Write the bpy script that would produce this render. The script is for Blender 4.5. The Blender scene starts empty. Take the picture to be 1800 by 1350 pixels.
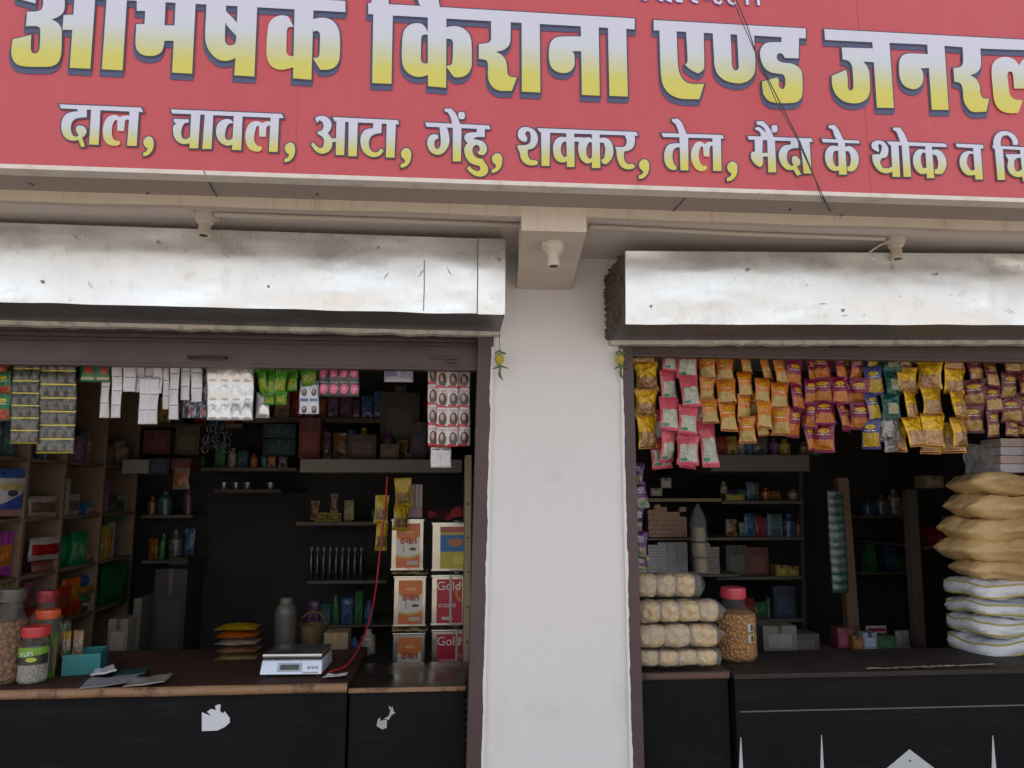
import bpy, bmesh, math, random
from mathutils import Vector, Matrix, noise
R = math.radians
random.seed(7)
scene = bpy.context.scene
col = scene.collection

# ------------------------------------------------------------------ camera
F = 1300.0                      # focal length in photo pixels (photo 1800 x 1350)
CAM = Vector((0.0, -3.0, 1.65))
YAW, PITCH = R(4.65), R(8.3)
fw = Vector((math.sin(YAW)*math.cos(PITCH), math.cos(YAW)*math.cos(PITCH), math.sin(PITCH)))
rt = Vector((math.cos(YAW), -math.sin(YAW), 0))
up = rt.cross(fw)
cd = bpy.data.cameras.new('camera'); cam = bpy.data.objects.new('camera', cd); col.objects.link(cam)
cam.location = CAM
cam.rotation_euler = (R(90)+PITCH, 0, -YAW)
cd.sensor_width = 36; cd.lens = 36*F/1800; cd.clip_start = 0.05; cd.clip_end = 2000
scene.camera = cam

# ------------------------------------------------------------------ light
SUN_EL, SUN_AZ = 58, 15          # the sun stands high behind the building: the front is in open shade
w = bpy.data.worlds.new('World'); scene.world = w; w.use_nodes = True
nt = w.node_tree; bg = nt.nodes['Background']
sky = nt.nodes.new('ShaderNodeTexSky'); sky.sky_type = 'NISHITA'; sky.sun_disc = False
sky.sun_elevation = R(SUN_EL); sky.sun_rotation = R(SUN_AZ); sky.dust_density = 4.0; sky.air_density = 1.0
hs = nt.nodes.new('ShaderNodeHueSaturation'); hs.inputs['Saturation'].default_value = 0.24
nt.links.new(sky.outputs[0], hs.inputs['Color']); nt.links.new(hs.outputs[0], bg.inputs[0])
bg.inputs[1].default_value = 0.15
sd = bpy.data.lights.new('sun', 'SUN'); sun = bpy.data.objects.new('sun', sd); col.objects.link(sun)
sd.energy = 3.0; sd.angle = R(0.5); sd.color = (1.0, 0.95, 0.88)
# direction towards the sun (azimuth measured from +Y towards +X)
sv = Vector((math.sin(R(SUN_AZ))*math.cos(R(SUN_EL)), math.cos(R(SUN_AZ))*math.cos(R(SUN_EL)), math.sin(R(SUN_EL))))
sun.rotation_euler = sv.to_track_quat('Z', 'Y').to_euler(); sun.location = (0, 5, 20)
scene.view_settings.view_transform = 'Standard'; scene.view_settings.look = 'None'
scene.view_settings.exposure = 1.47; scene.view_settings.gamma = 1.0

# ------------------------------------------------------------------ ray helpers: photo pixel -> point on a real plane
def ray(px, py): return fw*F + rt*(px-900) + up*(675-py)
def U(px, py, Y): d = ray(px, py); return CAM + d*((Y-CAM.y)/d.y)
def V(px, py, Z): d = ray(px, py); return CAM + d*((Z-CAM.z)/d.z)
def W(px, py, X): d = ray(px, py); return CAM + d*((X-CAM.x)/d.x)

# ------------------------------------------------------------------ node helpers
class NT:
    def __init__(s, name):
        s.m = bpy.data.materials.new(name); s.m.use_nodes = True; s.t = s.m.node_tree
        s.b = s.t.nodes['Principled BSDF']
    def n(s, typ, **kw):
        x = s.t.nodes.new(typ)
        for k, v in kw.items(): setattr(x, k, v)
        return x
    def put(s, sock, v):
        if v is None: return
        if isinstance(v, bpy.types.NodeSocket): s.t.links.new(v, sock)
        elif isinstance(v, (tuple, list)):
            sock.default_value = (*v, 1.0) if len(v) == 3 and len(sock.default_value) == 4 else v
        else: sock.default_value = v
    def math(s, op, a, b=None, c=None, clamp=False):
        x = s.n('ShaderNodeMath', operation=op); x.use_clamp = clamp
        s.put(x.inputs[0], a); s.put(x.inputs[1], b)
        if c is not None: s.put(x.inputs[2], c)
        return x.outputs[0]
    def mix(s, f, a, b):
        x = s.n('ShaderNodeMix', data_type='RGBA'); s.put(x.inputs[0], f); s.put(x.inputs[6], a); s.put(x.inputs[7], b); return x.outputs[2]
    def ramp(s, f, stops, interp='LINEAR'):
        x = s.n('ShaderNodeValToRGB'); x.color_ramp.interpolation = interp; s.put(x.inputs[0], f)
        e = x.color_ramp.elements
        while len(e) < len(stops): e.new(0.5)
        for i, (p, c) in enumerate(stops): e[i].position = p; e[i].color = (*c, 1) if len(c) == 3 else c
        return x.outputs[0]
    def uv(s): 
        x = s.n('ShaderNodeUVMap'); y = s.n('ShaderNodeSeparateXYZ'); s.t.links.new(x.outputs[0], y.inputs[0]); return y.outputs[0], y.outputs[1], x.outputs[0]
    def obj(s): return s.n('ShaderNodeTexCoord').outputs['Object']
    def pos(s): return s.n('ShaderNodeNewGeometry').outputs['Position']
    def noise(s, sc, det=4, rough=0.55, vec=None, col=False):
        x = s.n('ShaderNodeTexNoise'); x.inputs['Scale'].default_value = sc; x.inputs['Detail'].default_value = det; x.inputs['Roughness'].default_value = rough
        s.put(x.inputs['Vector'], vec if vec is not None else s.obj()); return x.outputs['Color' if col else 'Fac']
    def vor(s, sc, vec=None, out='Distance'):
        x = s.n('ShaderNodeTexVoronoi'); x.inputs['Scale'].default_value = sc; s.put(x.inputs['Vector'], vec if vec is not None else s.obj()); return x.outputs[out]
    def maprange(s, v, a, b, c=0.0, d=1.0):
        x = s.n('ShaderNodeMapRange'); s.put(x.inputs[0], v)
        for i, q in enumerate((a, b, c, d)): s.put(x.inputs[1+i], q)
        return x.outputs[0]
    def scalevec(s, vec, sc):
        x = s.n('ShaderNodeMapping'); s.put(x.inputs[0], vec); x.inputs['Scale'].default_value = sc; return x.outputs[0]
    def bump(s, h, st=0.3, d=0.01):
        x = s.n('ShaderNodeBump'); x.inputs['Strength'].default_value = st; x.inputs['Distance'].default_value = d; s.put(x.inputs['Height'], h)
        s.t.links.new(x.outputs[0], s.b.inputs['Normal'])
    def col(s, c): s.put(s.b.inputs['Base Color'], c)
    def set(s, **kw):
        for k, v in kw.items(): s.put(s.b.inputs[k.replace('_', ' ')], v)
    # rectangular and elliptic masks in cell space
    def rect(s, u, v, x0, x1, y0, y1):
        a = s.math('MULTIPLY', s.math('GREATER_THAN', u, x0), s.math('LESS_THAN', u, x1))
        b = s.math('MULTIPLY', s.math('GREATER_THAN', v, y0), s.math('LESS_THAN', v, y1))
        return s.math('MULTIPLY', a, b)
    def ell(s, u, v, cx, cy, rx, ry):
        a = s.math('POWER', s.math('DIVIDE', s.math('SUBTRACT', u, cx), rx), 2.0)
        b = s.math('POWER', s.math('DIVIDE', s.math('SUBTRACT', v, cy), ry), 2.0)
        return s.math('LESS_THAN', s.math('ADD', a, b), 1.0)

_mc = {}
def M(name, c=(0.5, 0.5, 0.5), rough=0.6, metal=0.0, var=0.12, sc=12.0, bump=0.05, dirt=None, dsc=3.0, spec=None):
    """plain procedural surface: base colour with fine variation, optional dirt patches, slight bump"""
    if name in _mc: return _mc[name]
    n = NT(name)
    a = tuple(max(0, x*(1-var)) for x in c); b = tuple(min(1, x*(1+var)) for x in c)
    cc = n.mix(n.noise(sc, 6), a, b)
    if dirt: cc = n.mix(n.maprange(n.noise(dsc, 8, 0.65), 0.52, 0.72, 0, 0.8), cc, dirt)
    n.col(cc); n.set(Roughness=n.maprange(n.noise(sc*0.7, 4), 0.3, 0.7, max(0.03, rough-0.1), min(1, rough+0.1)), Metallic=metal)
    if spec is not None: n.set(Specular_IOR_Level=spec)
    if bump: n.bump(n.noise(sc*4, 5), bump, 0.01)
    _mc[name] = n.m; return n.m

# ------------------------------------------------------------------ mesh helpers
class MB:
    def __init__(s): s.bm = bmesh.new(); s.uvl = None
    def _merge(s, b2, mtx=None):
        if mtx is not None: bmesh.ops.transform(b2, matrix=mtx, verts=b2.verts)
        me = bpy.data.meshes.new('tmp'); b2.to_mesh(me); b2.free(); s.bm.from_mesh(me); bpy.data.meshes.remove(me)
    def box(s, c, size, rot=None, bev=0.0, seg=2):
        b2 = bmesh.new(); bmesh.ops.create_cube(b2, size=1.0); bmesh.ops.scale(b2, vec=size, verts=b2.verts)
        if bev > 0: bmesh.ops.bevel(b2, geom=b2.edges[:], offset=bev, segments=seg, profile=0.7, affect='EDGES')
        m = Matrix.Translation(Vector(c))
        if rot is not None: m = m @ (Matrix.Rotation(rot, 4, 'Z') if not isinstance(rot, Matrix) else rot)
        s._merge(b2, m); return s
    def b2(s, x0, x1, y0, y1, z0, z1, bev=0.0): return s.box(((x0+x1)/2, (y0+y1)/2, (z0+z1)/2), (abs(x1-x0), abs(y1-y0), abs(z1-z0)), None, bev)
    def hexa(s, p):            # eight corners: bottom four then top four
        v = [s.bm.verts.new(q) for q in p]
        for f in ((3, 2, 1, 0), (4, 5, 6, 7), (0, 1, 5, 4), (1, 2, 6, 5), (2, 3, 7, 6), (3, 0, 4, 7)): s.bm.faces.new([v[i] for i in f])
        return s
    def tube(s, pts, r, n=8, rs=None):
        pts = [Vector(p) for p in pts]; rings = []
        for i, p in enumerate(pts):
            d = (pts[min(i+1, len(pts)-1)]-pts[max(i-1, 0)]).normalized()
            a = d.orthogonal().normalized() if abs(d.z) > 0.9 else d.cross(Vector((0, 0, 1))).normalized(); b = d.cross(a)
            rr = rs[i] if rs else r
            rings.append([s.bm.verts.new(p+(a*math.cos(2*math.pi*k/n)+b*math.sin(2*math.pi*k/n))*rr) for k in range(n)])
        for i in range(len(rings)-1):
            for k in range(n): s.bm.faces.new((rings[i][k], rings[i][(k+1) % n], rings[i+1][(k+1) % n], rings[i+1][k]))
        s.bm.faces.new(rings[0][::-1]); s.bm.faces.new(rings[-1]); return s
    def lathe(s, prof, n=28, c=(0, 0, 0), sx=1.0, sy=1.0, axis=None):
        b2 = bmesh.new(); rings = []
        for r, z in prof: rings.append([b2.verts.new((math.cos(2*math.pi*k/n)*r*sx, math.sin(2*math.pi*k/n)*r*sy, z)) for k in range(n)])
        for i in range(len(rings)-1):
            for k in range(n): b2.faces.new((rings[i][k], rings[i][(k+1) % n], rings[i+1][(k+1) % n], rings[i+1][k]))
        b2.faces.new(rings[0][::-1]); b2.faces.new(rings[-1])
        m = Matrix.Translation(Vector(c))
        if axis is not None: m = m @ Vector((0, 0, 1)).rotation_difference(Vector(axis)).to_matrix().to_4x4()
        s._merge(b2, m); return s
    def grid(s, nx, ny, f, uvf=None, close=False):
        """surface f(u,v) with u,v in 0..1 and matching uv"""
        if s.uvl is None: s.uvl = s.bm.loops.layers.uv.verify()
        vs = [[s.bm.verts.new(f(i/nx, j/ny)) for i in range(nx+1)] for j in range(ny+1)]
        for j in range(ny):
            for i in range(nx):
                fc = s.bm.faces.new((vs[j][i], vs[j][i+1], vs[j+1][i+1], vs[j+1][i]))
                for l, (a, b) in zip(fc.loops, ((i, j), (i+1, j), (i+1, j+1), (i, j+1))):
                    l[s.uvl].uv = uvf(a/nx, b/ny, (i+.5)/nx, (j+.5)/ny) if uvf else (a/nx, b/ny)
        return s
    def prism(s, pts, d):      # pts: 3d loop, d: extrusion vector
        v = [s.bm.verts.new(p) for p in pts]; w2 = [s.bm.verts.new(Vector(p)+Vector(d)) for p in pts]
        s.bm.faces.new(v); s.bm.faces.new(w2[::-1]); n = len(v)
        for i in range(n): s.bm.faces.new((v[i], w2[i], w2[(i+1) % n], v[(i+1) % n]))
        return s
    def shift(s, v): bmesh.ops.translate(s.bm, vec=v, verts=s.bm.verts); return s
    def mesh(s, name, mat, smooth=True):
        bmesh.ops.recalc_face_normals(s.bm, faces=s.bm.faces)
        me = bpy.data.meshes.new(name); s.bm.to_mesh(me); s.bm.free()
        if mat: me.materials.append(mat)
        if smooth:
            for p in me.polygons: p.use_smooth = True
            try: me.set_sharp_from_angle(angle=R(38))
            except Exception: pass
        return me
    def build(s, name, mat, parent=None, loc=None, smooth=True, label=None):
        o = bpy.data.objects.new(name, s.mesh(name, mat, smooth)); col.objects.link(o)
        if parent is not None: o.parent = parent
        if loc is not None: o.location = loc
        if label: o['label'] = label
        return o
def inst(name, me, parent=None, loc=(0, 0, 0), rot=(0, 0, 0), scale=(1, 1, 1)):
    o = bpy.data.objects.new(name, me); col.objects.link(o)
    if parent is not None: o.parent = parent
    o.location = loc; o.rotation_euler = rot; o.scale = scale; return o
def tag(o, label, cat, group=None):
    o['label'] = label; o['category'] = cat
    if group: o['group'] = group
    return o
def thing(name, label, cat, loc=(0, 0, 0), rz=0.0, group=None):
    o = bpy.data.objects.new(name, None); col.objects.link(o); o.location = loc; o.rotation_euler = (0, 0, rz); o.empty_display_size = 0.05
    return tag(o, label, cat, group)
def struct(o): o['kind'] = 'structure'; return o
# ================================================================== SETTING
ZC = CAM.z
SOF = 2.576                     # underside of the outer slab edge
SIN = 2.632                     # underside behind the drip band
YBD = -0.70                     # face of the drip band
YS = -0.865                     # face of the sign board
g = NT('street_ground'); p_ = g.noise(1.2, 8, 0.6); q_ = g.noise(40, 4)
g.col(g.mix(p_, (0.19, 0.168, 0.145), (0.26, 0.232, 0.205))); g.set(Roughness=0.9); g.bump(q_, 0.4, 0.01)
mb = MB(); mb.b2(-150, 150, -150, 150, -0.3, 0.0); struct(mb.build('street', g.m))
mb = MB(); mb.b2(-2.55, 3.6, 0.1, 3.3, 0.0, 0.06); struct(mb.build('shop_floor', M('floor_cement', (0.16, 0.15, 0.14), 0.85, dirt=(0.08, 0.07, 0.06))))

# ------------------------------------------------------------------ building
def plaster(name, c, stain, stk=0.16, sxx=9):
    n = NT(name); pz = n.pos()
    sx = n.scalevec(pz, (sxx, sxx, 0.9)); st = n.maprange(n.noise(2.5, 6, 0.6, sx), 0.55, 0.8, 0, stk)
    base = n.mix(n.noise(2.0, 6, 0.6, pz), tuple(x*0.94 for x in c), c)
    hand = n.maprange(n.noise(3.2, 8, 0.7, pz), 0.56, 0.70, 0, 0.22); base = n.mix(hand, base, tuple(x*0.72 for x in stain))
    fine = n.mix(n.maprange(n.noise(18, 8, 0.7, pz), 0.56, 0.75, 0, 0.35), base, tuple(x*0.8 for x in c))
    n.col(n.mix(st, fine, stain)); n.set(Roughness=0.85); n.bump(n.noise(30, 8, 0.6, pz), 0.25, 0.004); return n.m
m_wall = plaster('white_wall_paint', (0.74, 0.715, 0.72), (0.55, 0.50, 0.44))
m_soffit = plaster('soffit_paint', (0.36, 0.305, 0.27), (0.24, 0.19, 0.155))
m_band = plaster('cream_band_paint', (0.56, 0.475, 0.395), (0.30, 0.19, 0.125), 0.7, 22)
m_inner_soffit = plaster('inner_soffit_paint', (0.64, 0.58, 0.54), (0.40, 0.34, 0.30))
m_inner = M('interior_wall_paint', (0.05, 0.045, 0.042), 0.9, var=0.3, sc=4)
m_beam = plaster('beam_paint', (0.62, 0.53, 0.45), (0.34, 0.24, 0.18), 0.4, 22)
XL = U(866, 620, 0).x           # left and right faces of the middle pillar
XR = U(1090, 620, 0).x
bld = thing('shop_building', 'white plastered two-bay shop building with a central pillar and flat slab overhang', 'building', (0, 0, 0))
mb = MB()
pb = [U(849, 1350, 0).x, U(1107, 1350, 0).x]
zb = U(900, 1350, 0).z; zt = U(900, 620, 0).z
def edge(x_top, x_bot, z): return x_top+(x_bot-x_top)*(zt-z)/(zt-zb)
Pl0, Pr0 = edge(XL, pb[0], 0), edge(XR, pb[1], 0); Pl1, Pr1 = edge(XL, pb[0], SIN), edge(XR, pb[1], SIN)
# pillar front with a slightly wavy hand-trowelled edge
mb.hexa([(Pl0, 0, 0), (Pr0, 0, 0), (Pr0, 0.30, 0), (Pl0, 0.30, 0), (Pl1, 0, SIN), (Pr1, 0, SIN), (Pr1, 0.30, SIN), (Pl1, 0.30, SIN)])
mb.build('pillar', m_wall, bld, smooth=False)
mb = MB(); mb.b2(-6, -2.30, 0, 0.3, 0, SIN); mb.build('wall', m_wall, bld, smooth=False)
mb = MB(); mb.b2(3.05, 6, 0, 0.3, 0, SIN); mb.build('wall', m_wall, bld, smooth=False)
mb = MB(); mb.b2(-2.3, XL-0.002, 0.06, 0.28, 2.26, SIN-0.002); mb.b2(XR+0.002, 3.05, 0.06, 0.28, 2.26, SIN-0.002); mb.build('lintel', m_wall, bld, smooth=False)
mb = MB(); mb.b2(-2.62, -2.55, 0.3, 3.4, 0, SIN); mb.b2(3.6, 3.68, 0.3, 3.4, 0, SIN); mb.b2(-2.55, 3.6, 2.8, 2.9, 0, SIN)
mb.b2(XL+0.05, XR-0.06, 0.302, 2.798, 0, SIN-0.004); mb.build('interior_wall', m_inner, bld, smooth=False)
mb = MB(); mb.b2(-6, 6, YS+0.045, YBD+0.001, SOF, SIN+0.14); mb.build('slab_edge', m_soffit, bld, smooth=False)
mb = MB(); mb.b2(-6, 6, YBD+0.002, 3.4, SIN, SIN+0.14); mb.build('slab', m_inner_soffit, bld, smooth=False)
mb = MB(); mb.b2(-6, 6, 0.0, 3.4, SIN+0.142, 4.6); mb.build('upper_wall', m_wall, bld, smooth=False)
# cream drip band under the slab: slightly uneven lower edge
mb = MB(); nseg = 160
for i in range(nseg):
    xa, xb = -4+8*i/nseg, -4+8*(i+1)/nseg
    d0 = 0.034+0.005*noise.noise((xa*3, 0, 0)); d1 = 0.034+0.005*noise.noise((xb*3, 0, 0))
    mb.hexa([(xa, YBD, SOF-d0), (xb, YBD, SOF-d1), (xb, YBD+.03, SOF-d1), (xa, YBD+.03, SOF-d0), (xa, YBD, SOF-.0002), (xb, YBD, SOF-.0002), (xb, YBD+.03, SIN), (xa, YBD+.03, SIN)])
bmesh.ops.remove_doubles(mb.bm, verts=mb.bm.verts, dist=1e-5)
mb.build('drip_band', m_band, bld, smooth=False)
# cantilever beam over the pillar
bx0, bx1 = U(908, 508, 0).x, U(1003, 508, 0).x
zb_ = U(950, 509, 0).z
fx0, fx1 = U(917, 405, YBD-.002).x, U(1031, 405, YBD-.002).x
mb = MB(); mb.hexa([(fx0, YBD-.002, zb_), (fx1, YBD-.002, zb_), (bx1, -0.001, zb_), (bx0, -0.001, zb_), (fx0, YBD-.002, SOF-0.001), (fx1, YBD-.002, SOF-0.001), (bx1, -0.001, SIN-0.001), (bx0, -0.001, SIN-0.001)])
mb.build('cantilever_beam', m_beam, bld, smooth=False)
# cracks in the soffit: shallow grooves filled with grime
def onsof(px, py): return V(px, py, SOF-0.0015)
m_grime = M('grime_dark', (0.06, 0.045, 0.035), 0.9)
for pts in [((358, 300), (366, 318), (372, 330), (382, 346)), ((1209, 342), (1196, 358), (1182, 372)), ((50, 322), (56, 324), (60, 326))]+[((px, py), (px+3, py-3)) for px, py in ((178, 345), (556, 343), (258, 341), (1387, 370), (1478, 380))]:
    mb = MB(); mb.tube([onsof(*q) for q in pts], 0.0015 if len(pts) > 2 else 0.0022, 5); mb.build('crack', m_grime, bld)

# ------------------------------------------------------------------ rolling shutters
gm = NT('galvanised_sheet'); ps = gm.obj()
c1 = gm.mix(gm.noise(3.0, 5, 0.6), (0.84, 0.855, 0.87), (0.92, 0.93, 0.94))
c2 = gm.mix(gm.maprange(gm.noise(11, 8, 0.7), 0.56, 0.74, 0, 0.55), c1, (0.55, 0.55, 0.54))
c3 = gm.mix(gm.maprange(gm.noise(5, 3, 0.5, gm.scalevec(ps, (1, 1, 3))), 0.58, 0.8, 0, 0.35), c2, (0.74, 0.69, 0.60))
vs_ = gm.maprange(gm.noise(6, 6, 0.65, gm.scalevec(ps, (3, 1, 0.9))), 0.5, 0.78, 0, 0.22); c3 = gm.mix(vs_, c3, (0.50, 0.49, 0.47))
sp = gm.maprange(gm.noise(34, 4, 0.7), 0.66, 0.74, 0, 0.6); c3 = gm.mix(sp, c3, (0.30, 0.27, 0.24))
gm.col(c3); gm.set(Metallic=0.88, Roughness=gm.maprange(gm.noise(4, 6, 0.6), 0.3, 0.7, 0.22, 0.36))
gm.bump(gm.math('ADD', gm.noise(2.6, 2, 0.5, gm.scalevec(ps, (1, 1, 2.2))), gm.math('MULTIPLY', gm.noise(9, 2, 0.5), 0.07)), 0.42, 0.018)
m_galv = gm.m
m_under = M('underside_shade_grey', (0.16, 0.16, 0.165), 0.42, 0.6, var=0.4, sc=5, bump=0.3)  # dark grey puts the shade beneath the housing into the colour
m_brown = M('brown_enamel', (0.070, 0.042, 0.041), 0.5, var=0.14, sc=5, bump=0.03, dirt=(0.095, 0.065, 0.06), dsc=6)
m_brown2 = M('brown_enamel_slats', (0.055, 0.034, 0.033), 0.55, var=0.2, sc=6, bump=0.03)
m_lip = M('old_lime_plaster', (0.52, 0.49, 0.43), 0.9, var=0.3, sc=25, bump=0.4, dirt=(0.12, 0.10, 0.09), dsc=14)
m_steel = M('worn_steel', (0.35, 0.34, 0.33), 0.35, 0.9)
m_dark = M('dark_iron', (0.03, 0.028, 0.027), 0.5, 0.3)
YB, YT = -0.31, -0.336

def shutter(label, x0, x1, zt0, zt1, zb0, zb1, guide_x, gw, xr0, xr1, side_left):
    """x0,x1 housing ends; zt/zb top and bottom heights at either end; guide rail at guide_x"""
    t = thing('rolling_shutter', label, 'shutter', ((x0+x1)/2, 0, 0)); ox = Vector((-(x0+x1)/2, 0, 0))
    mb = MB()
    def f(u, v):
        x = x0+(x1-x0)*u; zt_ = zt0+(zt1-zt0)*u; zb_ = zb0+(zb1-zb0)*u
        z = zb_+(zt_-zb_)*v; y = YB+(YT-YB)*v
        y += 0.006*noise.noise((x*2.3, z*5, 1.7))*min(1, 6*v, 6*(1-v))
        if v == 0: z += 0.004*noise.noise((x*6, 0, 0))
        return Vector((x, y, z))+ox
    mb.grid(120, 14, f)
    # turned-in ends
    for (x, u) in ((x0, 0), (x1, 1)):
        zt_ = zt0+(zt1-zt0)*u; zb_ = zb0+(zb1-zb0)*u
        q = [Vector((x, YB, zb_)), Vector((x, 0.0, zb_-0.004)), Vector((x, 0.0, zt_)), Vector((x, YT, zt_))]
        vs = [mb.bm.verts.new(k+ox) for k in q]; mb.bm.faces.new(vs)
    # top sheet
    vs = [mb.bm.verts.new(Vector(k)+ox) for k in ((x0, YT, zt0), (x1, YT, zt1), (x1, 0, zt1), (x0, 0, zt0))]; mb.bm.faces.new(vs)
    bmesh.ops.remove_doubles(mb.bm, verts=mb.bm.verts, dist=1e-4)
    hs_ = mb.build('housing', m_galv, t)
    # overlap seam near one end, and rivets
    mb = MB(); xs = x1-0.10 if not side_left else x0+3.0
    zz = zb0+(zb1-zb0)*(xs-x0)/(x1-x0); zzt = zt0+(zt1-zt0)*(xs-x0)/(x1-x0)
    mb.hexa([Vector(k)+ox for k in ((xs, YB-0.005, zz-.002), (x1+0.001, YB-0.005, zb1-.002), (x1-0.002, YB+0.002, zb1), (xs, YB+0.002, zz), (xs, YT-0.005, zzt), (x1+0.001, YT-0.005, zt1), (x1-0.002, YT+0.002, zt1), (xs, YT+0.002, zzt))])
    mb.build('end_cover', m_galv, t, smooth=False)
    mb = MB()
    for k in range(7):
        xx = x0+(x1-x0)*(0.04+0.155*k); zq = zb0+(zt0-zb0)*(0.78 if k % 2 else 0.25)
        mb.lathe([(0.0, -0.001), (0.006, 0), (0.005, 0.003), (0.001, 0.005)], 10, Vector((xx, YB-0.028 if k % 2 else YB-0.008, zq))+ox, axis=(0, -1, 0))
    xx = x1-0.022; mb.lathe([(0.001, -0.001), (0.007, 0), (0.006, 0.004), (0.001, 0.006)], 10, Vector((xx, YB-0.026, zb1+(zt1-zb1)*0.72))+ox, axis=(0, -1, 0))
    mb.build('rivet', m_steel, t)
    mb = MB(); rnd = random.Random(3 if side_left else 8)
    def pt(a, v): return Vector((x0+(x1-x0)*a, YB+(YT-YB)*v-.0075, zb0+(zb1-zb0)*a+(zt0-zb0)*v))+ox
    for k in range(14):
        a = rnd.uniform(.08, .97); v = rnd.uniform(.1, .9); da = rnd.uniform(-.012, .012); dv = rnd.uniform(-.12, .12)
        mb.tube([pt(a, v), pt(a+da*.5, v+dv*.4), pt(a+da, v+dv)], .0011, 5, [.0004, .0012, .0004])
    mb.build('scratch', M('scratch_dark', (.16, .15, .14), .6), t)
    mb = MB(); mb.tube([Vector((xs-.002, YB-.006, zz+.002))+ox, Vector((xs-.002, YT-.006, zzt-.002))+ox], .0018, 5); mb.build('sheet_joint', M('joint_dark', (.10, .10, .10), .6), t)
    if not side_left:
        a = (U(745, 520, YB).x-x0)/(x1-x0); mb = MB(); mb.tube([pt(a, .02), pt(a+.0006, .35), pt(a, .68)], .0014, 5); mb.build('sheet_joint', M('joint_dark', (.10, .10, .10), .6), t)
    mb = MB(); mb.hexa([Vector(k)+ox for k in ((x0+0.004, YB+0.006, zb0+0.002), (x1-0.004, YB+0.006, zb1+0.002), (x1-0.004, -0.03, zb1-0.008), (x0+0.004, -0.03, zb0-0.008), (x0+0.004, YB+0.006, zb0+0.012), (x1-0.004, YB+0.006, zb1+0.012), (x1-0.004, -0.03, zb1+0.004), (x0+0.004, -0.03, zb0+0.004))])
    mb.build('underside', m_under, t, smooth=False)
    # crumbly plaster lip where the housing meets the opening
    mb = MB(); N = 150
    for i in range(N):
        a, b = x0+(x1-x0)*i/N, x0+(x1-x0)*(i+1)/N
        za = zb0+(zb1-zb0)*i/N-0.014; zb2 = zb0+(zb1-zb0)*(i+1)/N-0.014
        ha = 0.010+0.007*noise.noise((a*9, 3, 0))+0.004*noise.noise((a*31, 3, 0)); hb = 0.010+0.007*noise.noise((b*9, 3, 0))+0.004*noise.noise((b*31, 3, 0))
        mb.hexa([Vector(k)+ox for k in ((a, -0.045, za-ha), (b, -0.045, zb2-hb), (b, -0.001, zb2-hb), (a, -0.001, za-ha), (a, -0.05, za+0.006), (b, -0.05, zb2+0.006), (b, -0.001, zb2+0.006), (a, -0.001, za+0.006))])
    bmesh.ops.remove_doubles(mb.bm, verts=mb.bm.verts, dist=1e-5)
    mb.build('plaster_lip', m_lip, t, smooth=False)
    return t, ox
zL0t, zL0b = U(0, 391, YT).z, U(0, 531, YB).z
zL1t, zL1b = U(887, 421, YT).z, U(887, 553, YB).z
xe = U(887, 480, YB).x
xs0 = -2.35
sl = lambda a, b: a+(b-a)*(xs0-U(0, 480, YB).x)/(xe-U(0, 480, YB).x)
shL, oxL = shutter('rolling shutter over the left bay, its dented metal box closed by a riveted end cover', xs0, xe, sl(zL0t, zL1t), zL1t, sl(zL0b, zL1b), zL1b, 0, 0, 0, 0, False)
xr = U(1098, 500, YB).x
zR0t, zR0b = U(1098, 441, YT).z, U(1098, 570, YB).z
zR1t, zR1b = U(1800, 446, YT).z, U(1800, 571, YB).z
xR1 = 3.1; ex = (xR1-xr)/(U(1800, 500, YB).x-xr)
shR, oxR = shutter('rolling shutter over the right bay, its bright sheet-metal box with a mud-caked open left end', xr, xR1, zR0t, zR0t+(zR1t-zR0t)*ex, zR0b, zR0b+(zR1b-zR0b)*ex, 0, 0, 0, 0, True)
# mud-caked side of the right housing
mb = MB(); pts = []
for i in range(90):
    v = random.random(); y = -0.30+0.30*random.random(); z = zR0b+(zR0t-zR0b)*v
    mb.lathe([(0.001, -0.004), (0.006+0.012*random.random(), 0), (0.002, 0.007+0.012*random.random())], 6, Vector((xr-0.004, y if i % 3 else -0.02, z))+oxR, axis=(-1, random.uniform(-.5, .5), random.uniform(-.5, .5)))
mb.b2(xr-0.006+oxR.x, xr-0.001+oxR.x, -0.305, 0.0, zR0b+0.002, zR0t-0.002)
mb.build('mud_nest', M('dried_mud', (0.10, 0.078, 0.062), 0.95, var=0.4, sc=30, bump=0.5), shR)

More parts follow.
